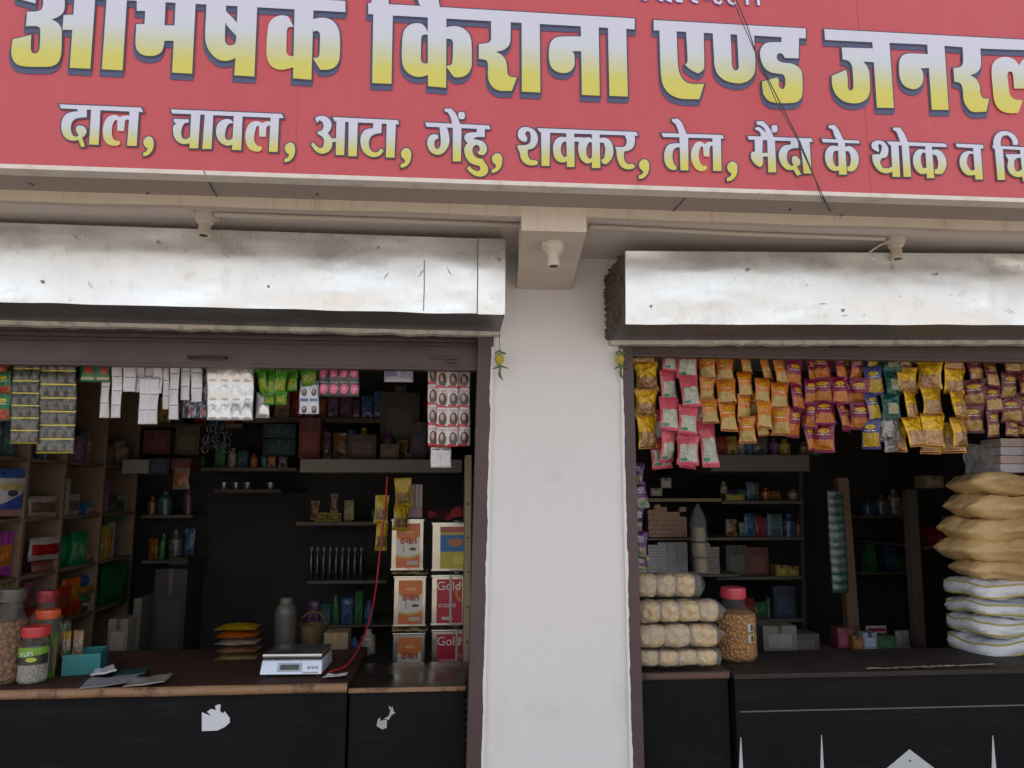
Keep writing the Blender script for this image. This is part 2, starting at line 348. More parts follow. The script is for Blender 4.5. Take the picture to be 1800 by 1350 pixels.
def curtain(t, ox, xa, xb, ztop, zmid, zbot, handle_px, hz, hasp_px=None):
    mb = MB(); y = 0.035
    n = 3
    for i in range(n):
        z1 = ztop-(ztop-zmid)*i/n; z0 = ztop-(ztop-zmid)*(i+1)/n
        mb.b2(xa+ox.x, xb+ox.x, y+0.004, y+0.02, z0+0.0015, z1-0.0015, 0.003)
    mb.build('slat_curtain', m_brown2, t)
    mb = MB(); mb.b2(xa+ox.x, xb+ox.x, y-0.012, y+0.022, zbot, zmid-0.001, 0.004)
    mb.b2(xa+ox.x, xb+ox.x, y-0.024, y-0.0125, zbot, zbot+0.012, 0.002)
    mb.build('bottom_bar', m_brown, t)
    if handle_px:
        a, b = U(handle_px[0], hz, 0.0).x, U(handle_px[1], hz, 0.0).x; z = U(handle_px[0], hz, 0.01).z
        mb = MB(); mb.tube([Vector((a, y-0.014, z))+ox, Vector((a, y-0.04, z))+ox, Vector((b, y-0.04, z))+ox, Vector((b, y-0.014, z))+ox], 0.005, 8); mb.build('handle', m_dark, t)
    if hasp_px:
        a, b = U(hasp_px[0], hasp_px[2], 0.0).x, U(hasp_px[1], hasp_px[2], 0).x; z = U(hasp_px[0], hasp_px[2], 0.01).z
        mb = MB(); mb.b2(a+ox.x, b+ox.x, y-0.02, y-0.0125, z-0.006, z+0.006, 0.002)
        mb.b2(a+ox.x+(b-a)*0.6, b+ox.x, y-0.03, y-0.0205, z-0.022, z-0.010, 0.002); mb.build('hasp', m_brown2, t)
xga, xgb = U(840, 700, 0.0).x, XL+0.004
curtain(shL, oxL, -2.25, xga-0.002, U(400, 578, 0.035).z, U(400, 603, 0.02).z, U(400, 646, 0.02).z, (330, 396), 628, (756, 803, 628))
xha, xhb = XR-0.004, U(1113, 700, 0.0).x
curtain(shR, oxR, xhb+0.002, 2.95, U(1400, 585, 0.035).z, U(1400, 602, 0.02).z, U(1400, 631, 0.02).z, (1465, 1505), 609)
# guide rails follow the slightly leaning jambs
def guide(t, ox, xt0, xt1, xb0, xb1, ztop):
    mb = MB(); mb.hexa([Vector(k)+ox for k in ((xb0, -0.014, 0), (xb1, -0.014, 0), (xb1, 0.09, 0), (xb0, 0.09, 0), (xt0, -0.014, ztop), (xt1, -0.014, ztop), (xt1, 0.09, ztop), (xt0, 0.09, ztop))])
    mb.build('guide_rail', m_brown, t, smooth=False)
guide(shL, oxL, xga, xgb, edge(xga, U(820, 1350, 0).x, 0), edge(xgb, pb[0]+0.004, 0), U(850, 586, 0).z)
guide(shR, oxR, xha, xhb, edge(xha, pb[1]-0.004, 0), edge(xhb, U(1131, 1350, 0).x, 0), U(1100, 598, 0).z)
# far jamb rails out of the frame
for t, ox, x in ((shL, oxL, -2.27), (shR, oxR, 2.98)):
    mb = MB(); mb.b2(x-0.03+ox.x, x+0.03+ox.x, -0.014, 0.09, 0, 2.2); mb.build('guide_rail', m_brown, t, smooth=False)
# brushed paint edge of the pillar overlapping the rails
for sgn, xt_, xb_ in ((-1, XL, pb[0]), (1, XR, pb[1])):
    mb = MB(); N = 120; L_, R_ = [], []
    for k in range(N+1):
        z = 0.02+2.22*k/N; x = edge(xt_, xb_, z); q = 0.007+0.005*noise.noise((z*7, sgn*5, 0))+0.0035*noise.noise((z*31, sgn, 3))
        L_.append(Vector((x+sgn*q, -0.0158, z))); R_.append(Vector((x-sgn*0.004, -0.0158, z)))
    for k in range(N):
        vs = [mb.bm.verts.new(v) for v in (L_[k], L_[k+1], R_[k+1], R_[k])]; mb.bm.faces.new(vs)
    bmesh.ops.remove_doubles(mb.bm, verts=mb.bm.verts, dist=1e-5)
    r_ = bmesh.ops.extrude_face_region(mb.bm, geom=mb.bm.faces[:]); bmesh.ops.translate(mb.bm, vec=(0, 0.0155, 0), verts=[v for v in r_['geom'] if isinstance(v, bmesh.types.BMVert)])
    mb.build('paint_edge', m_wall, bld, smooth=False)

# ------------------------------------------------------------------ bulb holders and conduits
m_pvc = M('aged_cream_plastic', (0.56, 0.50, 0.43), 0.5, var=0.12, sc=20)
def holder(label, px, py_top, py_bot, Y, tilt=(0, -0.12, -1)):
    zt_ = SIN if px != 972 else zb_
    p = V(px, py_top, zt_)
    t = thing('bulb_holder', label, 'bulb holder', p)
    d = Vector(tilt).normalized(); L = 0.055
    mb = MB(); mb.lathe([(0.037, 0.0), (0.037, 0.020), (0.034, 0.024), (0.030, 0.026), (0.030, 0.020)], 24, (0, 0, 0), axis=(0, 0, -1)); mb.build('base_plate', m_pvc, t)
    mb = MB(); mb.lathe([(0.029, 0.022), (0.029, 0.034), (0.024, 0.038), (0.0205, 0.041), (0.020, 0.070), (0.0225, 0.074), (0.0225, 0.086), (0.020, 0.088), (0.016, 0.086), (0.016, 0.060), (0.001, 0.058)], 24, (0, 0, 0), axis=d); mb.build('socket', m_pvc, t)
    for a_ in (0.7, 3.8): mb = MB(); mb.box((0.040*math.cos(a_), 0.040*math.sin(a_), -0.010), (0.016, 0.012, 0.018), a_, 0.002); mb.build('terminal', m_pvc, t)
    mb = MB(); mb.lathe([(0.015, 0.062), (0.015, 0.083), (0.001, 0.0832)], 16, (0, 0, 0), axis=d); mb.build('contact', m_dark, t)
holder('cream bulb holder on the soffit above the left shutter box', 362, 376, 404, 0)
holder('cream bulb holder under the cantilever beam above the pillar', 972, 428, 453, 0)
holder('cream bulb holder on the soffit above the right shutter box', 1572, 420, 443, 0)
def conduit(label, pts):
    P3 = [V(px, py, SIN-0.010) for px, py in pts]; o = P3[0].copy()
    mb = MB(); mb.tube([q-o for q in P3], 0.009, 10); tag(mb.build('conduit', m_pvc, None, o), label, 'conduit')
conduit('thin cream conduit running from the left bulb holder to the cantilever beam', ((378, 377), (620, 385), (913, 396)))
conduit('thin cream conduit running from the cantilever beam to the right bulb holder', ((1036, 398), (1300, 411), (1555, 420)))
mb = MB(); o = V(1562, 424, SIN-0.02); mb.tube([Vector((0, 0, 0)), V(1545, 432, SIN-0.05)-o, V(1527, 444, SIN-0.055)-o], 0.004, 6); tag(mb.build('wire', m_pvc, None, o), 'short loose wire bent down beside the right bulb holder', 'wire')

# ------------------------------------------------------------------ lemon and chilli charms
m_lemon = M('lemon_peel', (0.42, 0.34, 0.035), 0.45, var=0.2, sc=60, bump=0.3)
m_chili = M('green_chilli', (0.09, 0.14, 0.03), 0.35, var=0.3, sc=30)
def charm(label, px, py0, py1, lem_py, Y):
    p = U(px, py0, Y); t = thing('lemon_chilli_charm', label, 'charm', p)
    L = U(px, lem_py, Y)-p; E = U(px, py1, Y)-p
    mb = MB(); mb.tube([(0, 0, 0), L*0.5+Vector((0.001, 0, 0)), E], 0.0012, 5); mb.build('thread', m_dark, t)
    mb = MB(); mb.lathe([(0.001, -0.027), (0.006, -0.023), (0.016, -0.013), (0.019, 0), (0.016, 0.013), (0.006, 0.021), (0.001, 0.024)], 16, L); mb.build('lemon', m_lemon, t)
    for k, (dx, dz, a) in enumerate(((-0.012, 0.026, 0.5), (0.014, 0.024, -0.9), (0.004, -0.028, 1.2), (-0.006, -0.034, -1.3), (0.001, -0.05, -0.25), (0.002, -0.060, 0.2))):
        c = L+Vector((dx, -0.004*(k % 2), dz)); d = Vector((math.sin(a), 0.2*(k % 2), -abs(math.cos(a))))
        if k < 2: d.z *= -0.5
        mb = MB(); mb.tube([c-d*0.016, c-d*0.006, c+d*0.008, c+d*0.020+Vector((0.003, 0, 0)), c+d*0.030+Vector((0.007, 0, 0))], 0.004, 7, [0.002, 0.0045, 0.0042, 0.003, 0.0008]); mb.build('chilli', m_chili, t)
charm('dried lemon and chilli charm on a thread left of the pillar', 878, 586, 656, 631, -0.06)
charm('fresher lemon and green chilli charm on the rail right of the pillar', 1090, 600, 652, 631, -0.03)
# ================================================================== SIGN BOARD
# letter outlines, drawn as overlapping pieces in enlarged photo units: (origin x, origin y, enlargement)
PN = dict(A=(0, 0, 6), B=(300, 0, 6), C=(600, 0, 6), D=(900, 0, 6), E=(1140, 0, 6), F=(1430, 20, 6), G=(1560, 20, 6.75), P=(0, 0, 1),
          a=(90, 170, 7.5), b=(290, 170, 7.5), c=(530, 170, 7.5), d=(730, 170, 7.5), e=(900, 190, 7.5), f=(1120, 190, 7.5), g=(1300, 190, 7.5), h=(1520, 200, 6.4286))
COMMA = "1285,535 1235,570 1225,620 1245,665 1280,690 1270,725 1220,750 1225,795 1290,775 1340,720 1360,640 1350,570 1320,540"
def comma(dx, dy): return ' '.join('%d,%d' % (int(p.split(',')[0])+dx, int(p.split(',')[1])+dy) for p in COMMA.split())
MAIN = [("first large word of the shop name", [
 ("P", "110,-24 607.5,3.5 607.5,23 110,-4"),
 ("A", "190,-80 390,-80 385,48 190,-5"),
 ("A", "690,-80 690,100 670,150 620,190 555,215 620,255 655,310 660,400 650,600 620,670 550,710 230,705 170,670 135,600 130,520 145,425 340,378 335,520 345,560 375,575 405,565 425,530 435,330 425,300 395,287 285,287 295,135 400,130 440,115 462,75 465,-80"),
 ("A", "680,170 795,165 800,325 668,325"), ("A", "800,-80 1015,-80 1005,100 960,735 745,725"),
 ("A", "1135,-40 1347,-40 1345,15 1300,752 1083,740"),
 ("A", "1450,-60 1450,125 1540,127 1530,265 1445,265 1437,480 1455,540 1505,585 1580,600 1660,590 1712,552 1733,490 1742,440 1860,440 1860,280 1742,278 1757,-60"),
 ("B", "62,-20 272,-20 232,787 22,775"),
 ("B", "385,30 370,400 385,490 430,570 500,632 570,652 640,642 700,610 750,560 710,380 697,400 695,440 680,472 640,490 605,482 582,450 577,400 592,30"),
 ("B", "580,120 720,285 712,405 575,235"), ("B", "712,40 918,50 887,817 676,803 690,600"),
 ("B", "1300,290 1245,185 1180,172 1110,190 1055,235 1030,310 1015,560 1030,650 1070,710 1130,740 1190,745 1300,720 1310,600 1255,600 1235,580 1225,560 1230,330 1240,305 1265,295 1310,293"),
 ("B", "1312,60 1510,70 1487,850 1295,835"),
 ("B", "1500,215 1560,200 1640,200 1710,230 1760,290 1785,380 1785,600 1770,670 1720,725 1650,745 1580,743 1505,625 1530,620 1560,610 1572,580 1578,370 1565,345 1540,335 1505,345")]),
 ("second large word of the shop name", [
 ("P", "647.5,7 1115,34.2 1115,53.3 647.5,26.5"),
 ("C", "340,100 545,110 530,893 327,885"),
 ("C", "310,60 330,-10 350,-70 500,-70 500,60"), ("C", "780,-70 830,70 1040,95 1020,-5 990,-70"),
 ("C", "915,355 860,270 790,255 720,275 670,320 648,390 640,640 660,720 700,775 760,810 830,820 915,800 925,675 880,680 850,665 840,640 843,420 850,390 880,375 920,375"),
 ("C", "912,120 1108,130 1105,935 915,918"),
 ("C", "1100,300 1160,288 1230,290 1300,320 1350,375 1370,440 1375,640 1370,720 1340,780 1290,815 1230,825 1190,820 1105,708 1130,700 1160,690 1172,660 1177,460 1165,430 1140,420 1100,420"),
 ("C", "1578,200 1785,210 1780,450 1765,490 1735,520 1690,545 1630,555 1690,590 1730,640 1745,700 1752,790 1775,815 1850,825 1795,968 1650,960 1590,920 1555,860 1545,790 1545,680 1530,645 1490,635 1450,632 1450,475 1530,465 1565,450 1578,420"),
 ("D", "100,220 290,230 297,985 103,975"),
 ("D", "730,395 520,395 450,410 405,460 390,520 390,640 410,710 460,760 520,778 580,775 630,745 655,700 655,600 645,565 625,550 730,550"),
 ("D", "722,260 910,270 922,1018 735,1010"), ("D", "1008,280 1200,290 1217,1027 1025,1020")]),
 ("third large word of the shop name", [
 ("E", "50,222 1650,310 1650,415 1560,410 280,340 50,330"),
 ("E", "110,300 290,310 305,690 325,790 370,860 430,890 580,895 530,1055 320,1045 220,1000 155,920 130,820 115,500"),
 ("E", "390,320 575,330 582,690 575,740 520,785 440,745 380,695 405,665 400,500"),
 ("E", "670,330 855,340 865,500 875,700 890,740 915,755 940,735 945,700 925,340 1105,350 1120,700 1110,780 1060,850 980,885 900,885 800,855 730,800 695,720 685,600"),
 ("E", "1395,360 1580,370 1575,625 1430,620 1410,585 1380,570 1355,580 1345,615 1365,650 1420,670 1500,680 1570,715 1605,760 1615,840 1615,990 1600,1045 1550,1085 1480,1095 1330,1092 1260,1070 1210,1010 1195,940 1190,870 1350,825 1365,850 1370,920 1390,945 1420,945 1435,910 1430,820 1410,795 1360,785 1280,770 1215,720 1180,640 1170,560 1185,510 1230,465 1300,455 1395,455")]),
 ("fourth large word of the shop name", [
 ("P", "1447.5,52.8 1950,79.5 1950,98 1800,89.6 1728,87 1628,80 1532,75.8 1449,71.7"),
 ("F", "290,390 615,400 630,545 515,540 550,580 575,640 585,750 585,850 560,920 500,965 420,978 320,960 240,900 200,830 185,740 185,690 335,625 350,700 355,810 365,840 390,845 410,820 405,640 395,580 370,540 335,522 300,518"),
 ("F", "610,310 790,320 838,1027 660,1023"),
 ("F", "1200,460 980,455 925,480 895,540 893,620 905,720 940,785 1000,820 1060,828 1115,800 1145,745 1143,650 1120,610 1210,605"),
 ("F", "1187,330 1368,340 1415,1047 1238,1045"),
 ("F", "1560,350 1745,360 1755,570 1740,620 1700,660 1640,680 1700,720 1740,790 1750,880 1775,925 1842,929 1811,1065 1660,1065 1610,1020 1575,950 1565,850 1545,775 1510,755 1475,752 1465,605 1520,600 1555,580 1567,540"),
 ("G", "1550,650 1500,590 1430,555 1340,555 1270,590 1230,650 1222,740 1235,900 1250,1050 1280,1130 1340,1190 1420,1215 1540,1215 1590,1065 1490,1050 1445,1010 1430,950 1410,750 1430,725 1460,725 1475,760 1490,925 1700,925 1700,760 1760,760 1800,800 1860,780 1860,580 1760,540 1640,560 1580,600"),
 ("P", "1838,85 1866,86 1876,198 1846,197")])]
LINE2 = [("first small word", [
 ("a", "120,112 1195,155 1222,215 140,165"),
 ("a", "360,150 480,155 480,280 380,290 320,310 280,360 270,430 280,490 310,530 350,540 375,520 345,470 340,420 370,390 420,395 465,430 475,480 455,520 420,550 455,665 405,672 372,580 290,590 210,560 160,490 145,410 155,320 200,250 270,215 360,205"),
 ("a", "540,150 660,160 635,645 510,640"),
 ("a", "915,280 870,255 810,255 750,290 705,370 690,460 705,560 750,630 820,655 880,655 920,635 910,595 860,590 825,560 810,500 820,380 850,320 880,320 885,460 970,465 985,330 1010,310 1050,320 1050,260 990,260 950,265"),
 ("a", "1045,180 1165,185 1135,660 1010,655"), ("a", COMMA)]),
 ("second small word", [
 ("b", "85,178 1545,238 1567,295 105,230"),
 ("b", "120,303 320,310 320,350 270,360 235,410 222,480 235,550 270,570 310,560 350,525 350,620 250,635 180,605 130,540 115,460 120,400 160,360 130,345"),
 ("b", "355,215 475,220 445,690 330,690"), ("b", "535,220 645,230 620,700 500,698"),
 ("b", "905,360 850,365 820,410 800,480 805,560 840,585 880,570 910,545 905,640 830,655 760,630 705,570 680,480 695,390 750,325 820,305 880,320"),
 ("b", "915,240 1030,245 1010,715 890,710"),
 ("b", "1285,360 1240,335 1180,335 1120,370 1080,440 1065,530 1080,630 1120,700 1190,730 1250,730 1290,700 1275,665 1235,660 1200,630 1180,570 1195,460 1215,400 1245,395 1250,535 1335,540 1345,410 1370,390 1410,400 1410,340 1360,335 1315,345"),
 ("b", "1400,260 1510,265 1490,738 1375,735"), ("b", comma(360, 80))]),
 ("third small word", [
 ("c", "415,280 1270,320 1285,375 440,335"),
 ("c", "185,290 250,262 320,270 380,320 400,385 385,440 350,490 400,560 475,560 475,605 410,610 400,680 350,740 270,760 190,725 130,640 165,610 200,660 250,690 290,670 300,590 280,540 220,500 215,470 270,455 295,400 275,340 240,320 205,355"),
 ("c", "465,300 580,305 565,780 455,778"), ("c", "625,310 745,315 730,795 620,793"),
 ("c", "950,330 1060,335 1055,490 980,500 915,540 890,620 905,700 950,740 1000,740 1050,690 1085,720 1040,780 960,805 880,785 810,720 780,610 790,520 840,450 900,430 945,430"),
 ("c", "1125,340 1245,345 1228,812 1115,810"), ("c", comma(88, 152))]),
 ("fourth small word", [
 ("d", "130,348 975,390 985,440 150,405"),
 ("d", "320,390 410,395 440,500 450,600 420,690 370,750 300,775 220,750 170,680 158,610 180,540 240,505 300,515 305,560 265,580 250,630 265,690 300,700 330,660 335,560 325,470"),
 ("d", "495,370 610,375 600,862 495,862"),
 ("d", "385,170 470,165 530,230 580,340 600,400 490,390 470,300 430,220 390,205"),
 ("d", "575,215 640,212 655,250 645,305 580,305 565,260"),
 ("d", "810,390 915,395 915,540 800,545 765,570 830,580 900,610 940,670 940,730 900,780 840,770 815,735 845,725 850,690 830,650 790,645 760,680 755,740 790,800 840,825 890,830 910,870 950,930 955,1000 910,1050 840,1062 760,1035 680,960 710,920 760,970 820,995 860,970 850,925 800,910 740,890 680,830 650,750 650,680 690,620 650,570 660,510 710,485 810,480"),
 ("d", comma(-215, 220))]),
 ("fifth small word", [
 ("e", "330,275 1635,325 1655,375 365,330"),
 ("e", "70,500 190,495 230,470 245,400 235,330 200,310 170,340 185,385 200,400 190,450 140,450 90,410 75,350 95,290 150,262 220,265 290,300 335,380 330,460 290,530 205,560 210,640 240,690 290,695 340,710 330,755 260,765 180,745 120,680 100,590 75,540"),
 ("e", "380,290 500,295 490,772 388,770"),
 ("e", "710,395 640,390 580,420 545,490 540,570 560,660 610,715 670,725 725,710 725,650 680,655 650,610 640,540 655,480 685,450 715,455"),
 ("e", "710,300 815,305 822,785 722,785"),
 ("e", "805,400 900,395 950,400 1010,395 1055,420 1055,460 1010,460 985,510 975,580 990,650 1020,680 1060,660 1060,715 990,740 920,700 880,620 870,530 880,460 850,450 805,460"),
 ("e", "1050,320 1150,325 1160,800 1050,798"),
 ("e", "1145,410 1220,400 1290,440 1325,520 1330,610 1300,690 1240,750 1190,740 1170,690 1200,680 1220,620 1225,540 1205,465 1145,465"),
 ("e", "1470,345 1610,350 1615,450 1590,530 1530,570 1475,580 1470,650 1490,720 1530,750 1580,740 1620,780 1590,805 1510,815 1440,785 1395,710 1375,620 1370,560 1355,520 1470,520 1500,490 1505,430 1490,390"),
 ("e", comma(445, 150))]),
 ("sixth small word", [
 ("f", "315,340 1115,365 1138,412 335,390"),
 ("f", "565,475 470,475 400,500 360,570 350,660 370,750 420,810 490,825 520,800 490,760 465,700 460,620 475,560 510,530 565,525"),
 ("f", "550,340 665,350 670,830 565,828"),
 ("f", "450,155 530,150 580,200 620,290 650,370 550,370 530,290 490,210 455,190"),
 ("f", "880,485 840,455 780,460 730,520 705,610 710,700 750,790 810,835 880,835 920,800 905,770 860,770 825,730 805,650 815,560 835,515 860,520 870,645 945,650 950,530 970,505 1000,510 1000,455 940,455 905,470"),
 ("f", "985,370 1095,375 1105,838 995,835"), ("f", comma(-45, 180))]),
 ("seventh small word", [
 ("g", "100,378 940,410 955,455 115,425"),
 ("g", "190,390 300,395 290,600 370,600 370,645 300,650 295,760 260,788 200,750 150,680 140,610 170,585 195,585"),
 ("g", "355,390 455,395 475,855 370,855"),
 ("g", "195,270 250,262 300,300 350,350 370,400 270,400 270,350 240,310 200,295"),
 ("g", "215,185 300,180 360,240 410,320 440,395 350,395 340,330 290,250 215,225"),
 ("g", "420,235 480,232 492,280 480,330 425,330 412,280"),
 ("g", "665,400 765,405 765,535 690,540 640,565 615,630 625,720 670,770 705,770 680,700 690,645 740,640 785,690 785,750 745,785 805,880 750,900 700,820 620,820 550,760 510,660 520,570 570,510 665,490"),
 ("g", "790,410 910,412 940,870 835,870")]),
 ("eighth small word", [
 ("g", "1070,413 1560,440 1572,475 1090,460"),
 ("g", "1290,515 1210,505 1150,540 1118,620 1125,710 1165,795 1230,835 1305,830 1305,770 1260,780 1230,730 1220,650 1230,590 1260,570 1290,575"),
 ("g", "1285,430 1375,440 1405,885 1300,885"),
 ("g", "1375,525 1430,510 1500,545 1550,620 1560,710 1530,800 1470,845 1410,835 1410,780 1440,775 1455,710 1450,630 1430,580 1380,575"),
 ("g", "1165,240 1240,230 1290,290 1350,410 1370,450 1285,450 1240,370 1210,290 1165,270")]),
 ("ninth small word", [
 ("h", "240,320 900,345 920,385 270,360"),
 ("h", "115,425 75,400 68,350 95,320 150,310 210,330 250,385 255,450 230,500 180,515 165,560 190,615 240,625 310,600 310,660 230,680 150,650 95,580 75,500 80,470 160,465 180,420 185,370 160,345 140,365 150,410 150,440"),
 ("h", "285,335 370,340 390,720 305,720"), ("h", "405,330 485,340 515,720 430,720"),
 ("h", "310,165 390,165 435,230 475,320 490,360 400,360 375,280 340,205 310,190"),
 ("h", "675,415 600,410 550,460 535,540 560,630 620,685 695,680 695,620 645,620 625,560 625,480 645,445 675,450"),
 ("h", "670,345 745,350 775,735 693,735"),
 ("h", "745,425 800,412 870,450 910,540 905,620 860,685 780,685 780,635 810,630 820,560 800,480 745,460")]),
 ("tenth small word", [
 ("h", "1015,345 1325,360 1330,400 1030,385"),
 ("h", "1215,435 1150,430 1090,460 1060,540 1080,630 1140,695 1240,700 1240,640 1190,650 1150,590 1150,500 1175,455 1215,465"),
 ("h", "1210,365 1295,370 1325,750 1240,750")]),
 ("last small word cut by the picture edge", [
 ("h", "1430,368 2000,395 2000,430 1440,400"),
 ("h", "1455,370 1545,375 1575,755 1490,755"),
 ("h", "1450,400 1440,330 1460,260 1520,210 1600,208 1680,250 1720,320 1715,360 1665,360 1645,290 1600,250 1550,260 1525,310 1530,400"),
 ("h", "1580,465 1750,465 1750,500 1690,520 1675,580 1690,650 1720,660 1775,630 1785,715 1700,720 1630,680 1600,610 1610,530 1590,495"),
 ("h", "1740,385 1830,390 1860,770 1775,770")])]
HOOKS = [[(1120, -9), (1127, -3), (1133, 1), (1138, -1)], [(1149, -9), (1155, -3), (1160, 1), (1165, 2)], [(1163, -8), (1169, -2), (1174, 2), (1180, 4)], [(1178, -10), (1184, -4), (1190, 3), (1199, 4)],
         [(1207, -10), (1213, -3), (1218, 3), (1226, 6)], [(1236, -9), (1240, 0), (1246, -2)], [(1247, -12), (1252, -4), (1257, 5), (1264, 8), (1268, 3)], [(1272, -12), (1277, -3), (1282, 6), (1288, 9), (1292, 6)],
         [(1309, -26), (1313, 10)], [(1328, -25), (1333, 11)]]
HOOKS += [[(1125+i*14, -21+i*0.75), (1136+i*14, -20.5+i*0.75)] for i in range(12)] + [[(1131+i*22, -20), (1130+i*22, -6)] for i in range(8)]

ZS0 = U(960, 321, YS).z        # lower edge of the printed sheet
sx_, sz_ = 0.4, ZS0
sign = thing('shop_sign', 'wide red shop sign with large white-to-yellow Hindi lettering and navy shadows above both bays', 'shop sign', (sx_, YS, sz_))
XS0, XS1 = -2.6, 3.3
red = NT('printed_red_vinyl'); pz = red.pos()
stk_ = red.maprange(red.noise(3, 6, .65, red.scalevec(pz, (8, 1, .8))), .55, .8, 0, .22)
cr = red.mix(red.noise(1.3, 4, 0.5, pz), (0.465, 0.058, 0.072), (0.505, 0.073, 0.090))
red.col(red.mix(stk_, red.mix(red.maprange(red.noise(6, 8, 0.7, pz), 0.58, 0.8, 0, 0.25), cr, (0.46, 0.10, 0.12)), (0.44, 0.14, 0.15))); red.set(Roughness=0.42); red.bump(red.math('ADD', red.noise(1.6, 3, 0.5, pz), red.math('MULTIPLY', red.noise(3.0, 2, 0.5, red.scalevec(pz, (2.2, 1, .5))), .4)), 0.4, 0.06)
mb = MB()
def fpan(u, v):
    x = XS0+(XS1-XS0)*u
    return Vector((x-sx_, 0.0, 1.15*v))
mb.b2(XS0-sx_, XS1-sx_, 0.0, 0.04, 0.0, 1.15)
mb.build('panel', red.m, sign, smooth=False)
zlo = SOF-0.004-sz_
m_strip = M('sign_edge_strip', (0.66, 0.60, 0.55), 0.6, var=0.1, sc=20, dirt=(0.42, 0.36, 0.31), dsc=9)
mb = MB(); mb.b2(XS0-sx_, XS1-sx_, -0.006, 0.044, zlo, -0.0005, 0.002); mb.b2(XS0-sx_, XS1-sx_, -0.006, 0.044, 1.1505, 1.17, 0.002); mb.build('edge_strip', m_strip, sign, smooth=False)
# printed seams of the vinyl
for px in (520, 1525):
    mb = MB(); p = U(px, 250, YS); mb.b2(p.x-sx_-0.0007, p.x-sx_+0.0007, -0.0012, 0.001, 0.001, 1.149)
    mb.build('seam', M('vinyl_seam', (0.50, 0.085, 0.12), 0.5), sign, smooth=False)

def area(p): return sum(p[i][0]*p[(i+1) % len(p)][1]-p[(i+1) % len(p)][0]*p[i][1] for i in range(len(p)))/2
def smooth_loop(p, sharp=52, n=4):
    m = len(p); d = [(p[(i+1) % m]-p[i]) for i in range(m)]; L = [max(1e-9, v.length) for v in d]
    tan = []
    for i in range(m):
        a, b = d[i-1]/L[i-1], d[i]/L[i]
        ang = math.degrees(math.acos(max(-1, min(1, a.dot(b)))))
        tan.append(None if ang > sharp else (a+b).normalized())
    out = []
    for i in range(m):
        j = (i+1) % m; P, Q = p[i], p[j]
        if tan[i] is None and tan[j] is None: out.append(P); continue
        lim0 = min(L[i], L[i-1]*1.6); lim1 = min(L[i], L[j]*1.6)
        m0 = tan[i]*lim0 if tan[i] is not None else d[i]; m1 = tan[j]*lim1 if tan[j] is not None else d[i]
        for k in range(n):
            t = k/n; t2, t3 = t*t, t*t*t
            out.append(P*(2*t3-3*t2+1)+m0*(t3-2*t2+t)+Q*(-2*t3+3*t2)+m1*(t3-t2))
    return out
def offset(p, o):
    if area(p) < 0: p = p[::-1]
    q = [p[0]]
    for v in p[1:]:
        if (v-q[-1]).length > 1e-5: q.append(v)
    if (q[0]-q[-1]).length < 1e-5: q.pop()
    m = len(q); out = []
    for i in range(m):
        a = (q[i]-q[i-1]).normalized(); b = (q[(i+1) % m]-q[i]).normalized()
        na, nb = Vector((a.y, -a.x)), Vector((b.y, -b.x)); s = na+nb
        k = 1+na.dot(nb)
        s = s/k if k > 0.35 else s.normalized()*1.7
        out.append(q[i]+s*o)
    return out
def to_plane(panel, txt):
    ox, oy, k = PN[panel]; r = []
    for t in txt.split():
        a, b = t.split(','); v = U(ox+float(a)/k, oy+float(b)/k, YS); r.append(Vector((v.x, v.z)))
    return r
from mathutils.geometry import delaunay_2d_cdt
def union(loops, y):
    """one flat sheet covering all the given loops, without overlaps"""
    vs, fs = [], []
    for q in loops:
        if area(q) < 0: q = q[::-1]
        fs.append(list(range(len(vs), len(vs)+len(q)))); vs += q
    ov, oe, of, a_, b_, orig = delaunay_2d_cdt(vs, [], fs, 0, 1e-6, True)
    bm = bmesh.new(); bv = [bm.verts.new((v.x-sx_, y, v.y-sz_)) for v in ov]
    for f, o in zip(of, orig):
        if o: 
            try: bm.faces.new([bv[k] for k in f])
            except ValueError: pass
    bmesh.ops.delete(bm, geom=[v for v in bm.verts if not v.link_faces], context='VERTS')
    return bm
def grad(name, z0, z1):
    n = NT(name); s = n.n('ShaderNodeSeparateXYZ'); n.put(s.inputs[0], n.pos())
    f = n.maprange(s.outputs[2], z0, z1)
    n.col(n.ramp(f, [(0.0, (0.60, 0.53, 0.085)), (0.22, (0.58, 0.54, 0.12)), (0.40, (0.54, 0.55, 0.36)), (0.58, (0.55, 0.58, 0.62)), (0.75, (0.57, 0.58, 0.70)), (1.0, (0.58, 0.57, 0.69))])); n.set(Roughness=0.4); return n.m
m_navy = M('printed_navy', (0.062, 0.072, 0.150), 0.42, var=0.05, bump=0)
m_navy2 = M('printed_navy_line', (0.050, 0.050, 0.095), 0.42, var=0.05, bump=0)
def words(lst, kind, zb0_, zt0_, o, shadow, sharp):
    gm_ = grad(kind+'_print', zb0_, zt0_)
    for lab, pieces in lst:
        P_ = []
        for pn, txt in pieces:
            p = smooth_loop(to_plane(pn, txt), sharp); P_.append(p if area(p) > 0 else p[::-1])
        O_ = [offset(p, o) for p in P_]
        fb = union(P_, -0.0050); ob = union(O_, -0.0035)
        if shadow: sb = union([[v+Vector((-0.0003*k, -shadow*k/8)) for v in q] for q in O_ for k in range(1, 9)], -0.0020)
        def mk(nm, b, mat, par):
            for f_ in b.faces:
                f_.normal_update()
                if f_.normal.y > 0: f_.normal_flip()
            me = bpy.data.meshes.new(nm); b.to_mesh(me); b.free(); me.materials.append(mat)
            x = bpy.data.objects.new(nm, me); col.objects.link(x); x.parent = par; return x
        L = mk('lettering', fb, gm_, sign); L['label'] = lab+' on the sign'
        mk('letter_outline', ob, m_navy2, L)
        if shadow: mk('letter_shadow', sb, m_navy, L)
